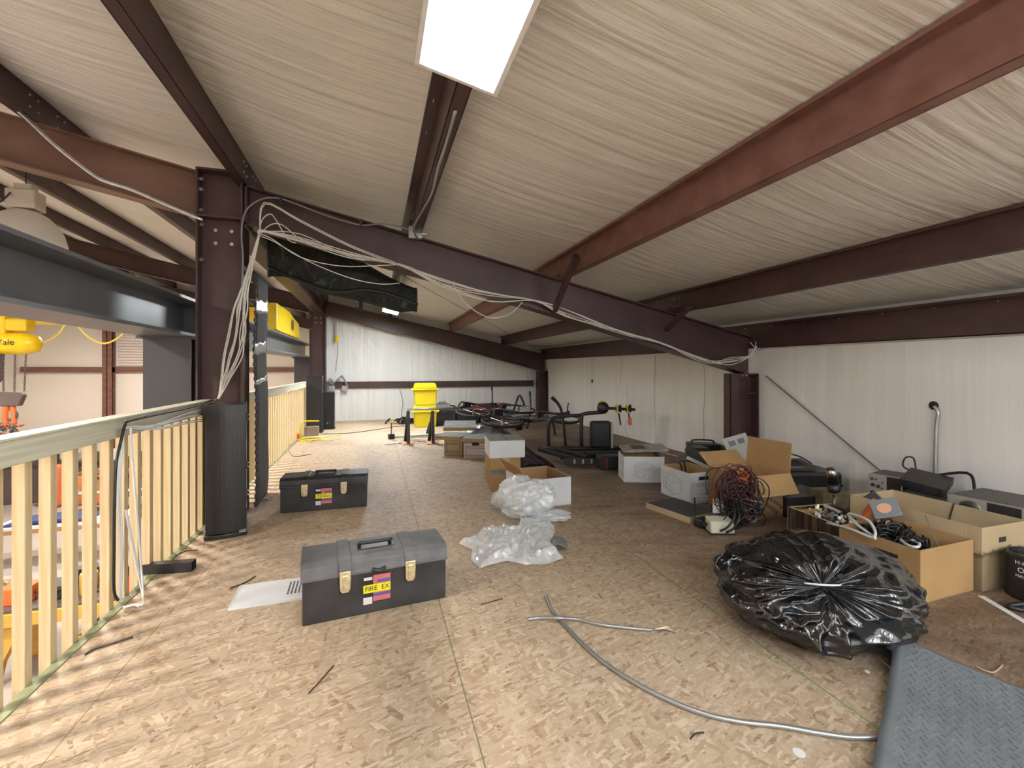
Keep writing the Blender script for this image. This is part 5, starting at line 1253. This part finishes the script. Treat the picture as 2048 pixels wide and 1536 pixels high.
for i in range(12):
    for j in range(4): ks.box(.05 + i * .024, .068 + i * .024, .05 + j * .035, .075 + j * .035, .036 + j * .005, .046 + j * .005)
ks.build('keys', M['black'], t)
MB().box(.08, .3, .01, .02, .032, .035).build('strip', M['silver'], t)
MB().tube([(.18, .2, .06), (.26, .22, .10), (.36, .18, .085), (.42, .1, .04)], .007, 6).build('cord', M['cableb'], t)
t = thing('vintage_microphone', 'vintage chrome capsule microphone on a stand by the right wall', 'microphone', (3.22, 2.5, 0))
MB().lathe([(.085, 0), (.085, .012), (.06, .03), (.02, .04)], 24).build('base', M['black'], t, smooth=True)
MB().cyl((0, 0, .035), (0, 0, .22), .010, 12).build('stem', mat('dark_nickel', (.35, .33, .30), .25, 1), t, smooth=True)
Mt = Matrix.Translation((.005, 0, .235)) @ Matrix.Rotation(-.22, 4, 'Y')
MB().lathe([(.022, 0), (.036, .008), (.040, .02), (.040, .07)], 20, Mt).build('yoke_ring', M['black'], t, smooth=True)
MB().lathe([(.039, .07), (.039, .15), (.034, .172), (.022, .188), (.0, .194)], 20, Mt).build('capsule_grille', bpy.data.materials['dark_nickel'], t, smooth=True)
tag(MB().box(0, .22, 0, .16, 0, .2).build('khaki_box', mat('khaki_card', (.18, .14, .07), .7, var=.4, vscale=(9, 9, 9)), loc=(3.26, 2.62, 0), rot=(0, 0, -.2), bevel=.003), 'khaki printed box behind the microphone', 'box')

# veneered cabinet box with parts
wa = Vector((2.665, 2.39, 0)); rz = math.radians(-95)
t = thing('veneer_cabinet', 'dark wood veneer cabinet shell full of small parts, behind the bin bag', 'cabinet', wa, rz)
W_, D_, H_ = .41, .34, .213; tk = .014
for b in ((0, W_, 0, tk), (0, W_, D_ - tk, D_), (0, tk, tk, D_ - tk), (W_ - tk, W_, tk, D_ - tk)): MB().box(*b, 0, H_).build('side_panel', M['veneer'], t)
MB().box(0, W_, 0, D_, 0, .01).build('bottom', M['veneer'], t)
MB().box(0, W_, -.0005, tk, H_, H_ + .002).box(-.0005, tk, 0, D_, H_, H_ + .002).box(-.002, .0, -.002, .003, 0, H_).box(W_ - .001, W_ + .004, -.003, .0, 0, H_).build('edge_trim', M['cardtan'], t)
MB().box(.03, .05, .03, .3, .08, .2).build('chassis_plate', M['card'], t)
def heap(label, c, rz, rx, ry, h, n, ms, seed, name, cat):
    rr = random.Random(seed); Mr = Matrix.Translation(c) @ Matrix.Rotation(rz, 4, 'Z')
    for i, m_ in enumerate(ms):
        mb = MB()
        for k in range(n):
            x, y = rr.uniform(-rx, rx), rr.uniform(-ry, ry); z = h * (1 - (x / rx) ** 2 * .5) * rr.uniform(.5, 1)
            s = rr.uniform(.006, .02)
            Ml = Mr @ Matrix.Translation((x, y, z)) @ Euler((rr.uniform(0, 3), rr.uniform(0, 3), rr.uniform(0, 3))).to_matrix().to_4x4()
            if rr.random() < .5: mb.box(-s, s, -s * .6, s * .6, -s * .4, s * .4, Ml)
            else: mb.lathe([(s * .5, -s), (s * .5, s)], 8, Ml)
        tag(mb.build(name, m_), label[i], cat, kind='stuff')
cC = wa + Vector((.17, -.2, .08))
heap(('white plugs and connectors heaped in the veneer cabinet', 'black adaptors and plugs heaped in the veneer cabinet', 'metal fittings heaped in the veneer cabinet'), cC, 0, .13, .17, .14, 60, (M['white'], M['black'], M['brass']), 3, 'parts_heap', 'parts')
mb = MB().box(-.11, .13, -.15, .17, 0, .02, Matrix.Translation(cC)); tag(mb.build('parts_tray', M['black']), 'dark tray under the parts in the veneer cabinet', 'tray')
t = thing('meter_box', 'clear lidded grey box tilted in the veneer cabinet', 'box', (cC.x + .06, cC.y + .02, .20), rot=(.3, .3, .5))
MB().box(0, .13, 0, .1, 0, .02).build('body', mat('dusty_clear', (.30, .27, .24), .3), t, bevel=.003)

# brown carton
ba = Vector((2.505, 1.915, 0)); rz = math.radians(-87)
t = open_box('brown carton with hand slot, heaped with black cables beside the bin bag', ba, rz, .385, .43, .262, M['card'], M['card'], holes=(('f', .18, .29, .185, .205),))
cc2 = ba + Vector((.22, -.18, .2))
tangle('black cables heaped in the brown carton with the hand slot', M['cableb'], cc2, .17, .17, .06, 70, .0045, 11)
tangle('dark grey cords heaped in the far end of the brown carton', M['cableb'], cc2 + Vector((-.02, .1, .0)), .14, .14, .07, 46, .006, 12)
tag(MB().box(-.18, .19, -.17, .15, 0, .01, Matrix.Translation((cc2.x, cc2.y, .15))).build('black_cloth', M['cableb']), 'black cloth under the cables in the brown carton', 'cloth')
cables('white_hose', 'thick white hose curling over the cables in the brown carton', None, [[Zp(u, v, z) for u, v, z in ((1655, 1046, .225), (1700, 1058, .27), (1745, 1076, .275), (1745, 1072, .27), (1715, 1050, .28), (1697, 1030, .28), (1705, 1028, .30), (1735, 1040, .31), (1750, 1062, .29), (1748, 1076, .28))]], .0075, M['white'], 'hose')
cables('white_hose', 'short curved white hose at the near end of the brown carton', None, [[Zp(u, v, z) for u, v, z in ((1795, 1074, .24), (1815, 1090, .255), (1835, 1094, .26), (1838, 1086, .25), (1822, 1080, .25))]], .007, M['white'], 'hose')
t = thing('disc_case', 'clear case with an orange disc leaning on the cables in the carton', 'disc case', tuple(Zp(1752, 1040, .27)), rot=(.7, -.35, -.9))
MB().box(0, .13, 0, .125, 0, .012).build('case', mat('clear_case', (.22, .24, .27), .15), t, bevel=.002)
MB().cyl((.06, .06, .012), (.06, .06, .0135), .034, 24).build('disc', mat('peach_disc', (.75, .42, .28), .4), t)
tag(MB().box(0, .02, 0, .13, 0, .11).build('orange_folder', M['orange'], loc=Zp(1722, 1040, .235), rot=(.2, .5, -.9)), 'orange card folder behind the disc case', 'folder')
# tan carton
ta = Vector((2.965, 2.19, 0)); 
tt_ = open_box('long tan carton with water stains against the receivers', ta, math.radians(-89), .66, .39, .325, M['stain'], M['cardtan'], holes=(('r', .14, .20, .235, .262),))
MB().box(.0, .60, -.006, -.002, .07, .32).build('overlap_panel', M['cardtan'], tt_)
MB().cyl((.30, .33, .05), (.34, .385, .33), .004, 6).build('strap', M['black'], tt_)
t = thing('hinged_black_panel', 'black metal rack panel leaning inside the tan carton', 'panel', (2.99, 2.24, .22), rot=(-.25, .75, math.radians(-80)))
MB().box(0, .30, 0, .02, -.02, .20).build('plate', M['black'], t, bevel=.003)
for x, z in ((.06, .16), (.25, .04)): MB().cyl((x, -.003, z), (x, 0, z), .005, 8).build('rivet', M['white'], t)
for q, lab in (((Zp(1850, 1030, .33), Zp(1878, 1095, .22)), 'thin metal rod leaning between the brown and tan cartons'),):
    tag(MB().cyl(q[0], q[1], .003, 6).build('metal_rod', M['galv']), lab, 'rod')

# receivers
def receiver(label, loc, rz, W, D, H, knobs, big=False, panelfrac=.6, vents=False):
    """front panel (silver part + black part) faces local -y; width along x"""
    t = thing('radio_receiver', label, 'receiver', loc, rz)
    MB().box(0, W, .004, D, 0, H).build('cover', M['browngrey'], t, bevel=.004)
    MB().box(-.004, W + .004, -.004, .004, 0, H + .003).build('front_frame', M['silver'], t)
    MB().box(.004, W * panelfrac, -.007, -.004, .006, H - .004).build('silver_panel', M['silver'], t)
    MB().box(W * panelfrac, W - .004, -.006, -.004, .006, H - .004).build('black_panel', M['black'], t)
    kb = MB()
    for x, z, r in knobs: kb.lathe([(r, 0), (r * .9, .014), (0, .015)], 16, Matrix.Translation((x, -.007, z)) @ Matrix.Rotation(PI / 2, 4, 'X'))
    kb.build('knob_group', M['black'], t)
    if big:
        x, z = W * .32, H * .80
        MB().lathe([(.055, 0), (.052, .012), (0, .012)], 28, Matrix.Translation((x, -.007, z)) @ Matrix.Rotation(PI / 2, 4, 'X')).build('dial_ring', M['chrome'], t, smooth=False)
        MB().lathe([(.045, 0), (.040, .03), (0, .03)], 28, Matrix.Translation((x, -.018, z)) @ Matrix.Rotation(PI / 2, 4, 'X')).build('tuning_knob', M['black'], t)
    return t
kn1 = [(.02, .30, .008), (.045, .30, .006), (.025, .255, .012), (.06, .25, .012), (.025, .20, .012), (.06, .20, .012), (.085, .28, .005), (.085, .24, .005), (.085, .2, .005)]
receiver('silver faced receiver with rows of small knobs, left of the receivers', (3.66, 2.56, 0), math.radians(-75), .20, .26, .335, kn1, panelfrac=.55)
receiver('low silver receiver with one small knob behind the tan carton', (3.58, 2.32, 0), math.radians(-80), .30, .30, .26, [(.035, .21, .014), (.09, .23, .005), (.09, .205, .005)], panelfrac=.42)
t = receiver('large dusty receiver with a big tuning knob at the right', (3.56, 2.0, 0), math.radians(-84), .34, .42, .33, [(.2, .2, .006)], big=True, panelfrac=.55)
hb = MB(); hb.tube([(.345, .10, .25), (.365, .10, .25), (.365, .10, .13), (.345, .10, .13)], .006, 8, smooth=False); hb.build('handle', M['chrome'], t)
for x, y in ((.05, .08), (.25, .06), (.30, .2), (.1, .3), (.3, .36)): MB().cyl((x, y, .33), (x, y, .333), .005, 8).build('screw', M['black'], t)
t = thing('transceiver', 'black flat radio tilted on top of the receivers', 'radio', (3.62, 2.33, .30), rot=(math.radians(10), math.radians(8), math.radians(-70)))
MB().box(0, .24, 0, .26, 0, .06).build('body', mat('matt_black_metal', (.035, .03, .027), .5, var=.15), t, bevel=.004)
MB().box(.01, .23, -.004, 0, .006, .054).build('faceplate', M['black'], t)
for x in (.05, .1): MB().cyl((x, -.016, .03), (x, -.004, .03), .012, 12).build('knob', M['black'], t)
MB().tube([(.0, .24, .04), (-.05, .28, .05), (-.05, .33, .1), (.0, .3, .12), (.03, .26, .06)], .006, 6).build('power_cord', M['cableb'], t)
MB().tube([(.12, .26, .03), (.3, .25, .12), (.36, .15, .06), (.38, .1, -.06)], .010, 6).build('signal_cord', M['cableb'], t)

# can, strip, mat
t = thing('black_canister', 'black canister with white lettering at the right edge beside the tan carton', 'canister', (3.145, 1.405, 0))
MB().lathe([(.10, 0), (.105, .01), (.105, .21), (.10, .222), (.095, .222), (.095, .2), (0, .2)], 32).build('body', M['black'], t, smooth=False)
for z, s, b in ((.185, .026, 'H-H'), (.15, .034, 'O'), (.12, .02, 'MAX')):
    an = math.radians(176); o = text('lettering', b, s, (.1062 * math.cos(an), .1062 * math.sin(an), z), (PI / 2, 0, an + PI / 2), M['white'], t)
MB().tube([(-.12, -.10, .11), (-.18, -.06, .04), (-.26, -.02, .012), (-.2, -.1, .012), (-.08, -.2, .015), (.1, -.3, .02)], .012, 8).build('hose', M['black'], t, smooth=True)
p0 = Zp(1962, 1192, .002); p1 = Zp(2048, 1243, .002); dd2 = (p1 - p0).normalized()
tag(MB().bar(p0, p0 + dd2 * .75, .03, .003).build('white_trim_strip', M['white']), 'white plastic trim strip on the floor before the tan carton', 'strip')
# rubber mat
t = thing('rubber_mat', 'grey ridged rubber floor mat with a curled corner at bottom right', 'mat', tuple(Zp(1790, 1305)))
ex = Vector((.55, -.835, 0)).normalized(); ey = Vector((-.87, -.49, 0)).normalized()
def matf(u, v):
    p = ex * (u * .95) + ey * (v * .80)
    z = .01 + .05 * max(0, 1 - u * 3) * max(0, 1 - v * 3) + .012 * max(0, 1 - u * 6)
    return (p.x, p.y, z)
MB().grid(matf, 40, 40).build('sheet', M['mat'], t, smooth=True, thick=.010)
rb = MB()
for k in range(46):
    for j in range(36):
        u = .04 + k * .0205 + (.01 if j % 2 else 0); v = .04 + j * .0265
        p = Vector(matf(u, v)); d_ = (ex * .6 + ey * .8) if (k % 2) else (ex * .6 - ey * .8)
        rb.bar(p + Vector((0, 0, .006)) - d_ * .007, p + Vector((0, 0, .006)) + d_ * .007, .002, .0025)
rb.build('ridges', M['mat'], t)['kind'] = 'stuff'
q0 = Vector(matf(.22, .78)); q1 = Vector(matf(.45, .60)); q2 = Vector(matf(.50, .82))
ra = MB()
for a_, b_ in ((q0, q1), (q1, q2), (q2, q0)): ra.bar(a_ + Vector((0, 0, .007)), b_ + Vector((0, 0, .007)), .008, .004)
ra.build('raised_border', M['cableg'], t)

# small clamps and scraps
for (u, v), lab in (((563, 398), 'black beam clamp holding the grey cable, nearest the tall column'), ((722, 444), 'black beam clamp holding the grey cable, farther along the beam')):
    c = Yp(u, v, FY - .12)
    tag(MB().box(-.012, .012, -.02, .06, -.004, .02).box(-.008, .008, -.022, -.012, -.045, .02).box(-.014, .014, -.02, .0, -.05, -.04).build('beam_clamp', M['black'], loc=c), lab, 'clamp')
for k, (u, v, lab) in enumerate(((512, 1004, 'left'), (530, 1003, 'middle'), (545, 996, 'right'))):
    p = Zp(u, v)
    tag(MB().grid(lambda a, b: (a * .05, b * .03, .004 + .018 * math.sin(a * 3 + b * 2 + k)), 6, 5).build('tape_scrap', M['tape'], loc=p, rot=(0, 0, k * .9), thick=.001), 'torn silver tape scrap at the foot of the foam mat, %s of three' % lab, 'tape scrap')
# stains and holes: two hanging black clips on the right wall
tag(MB().box(-.008, .008, -.012, .012, -.03, .03).build('wall_clip', M['black'], loc=Xp(1184, 762, RW - .02)), 'small black clip hanging on a wire on the far right wall', 'clip')
tag(MB().tube([Xp(1184, v, RW - .012) for v in (712, 735, 758)], .002, 4).build('clip_wire', M['cableg']), 'thin wire holding the small black clip on the right wall', 'wire')
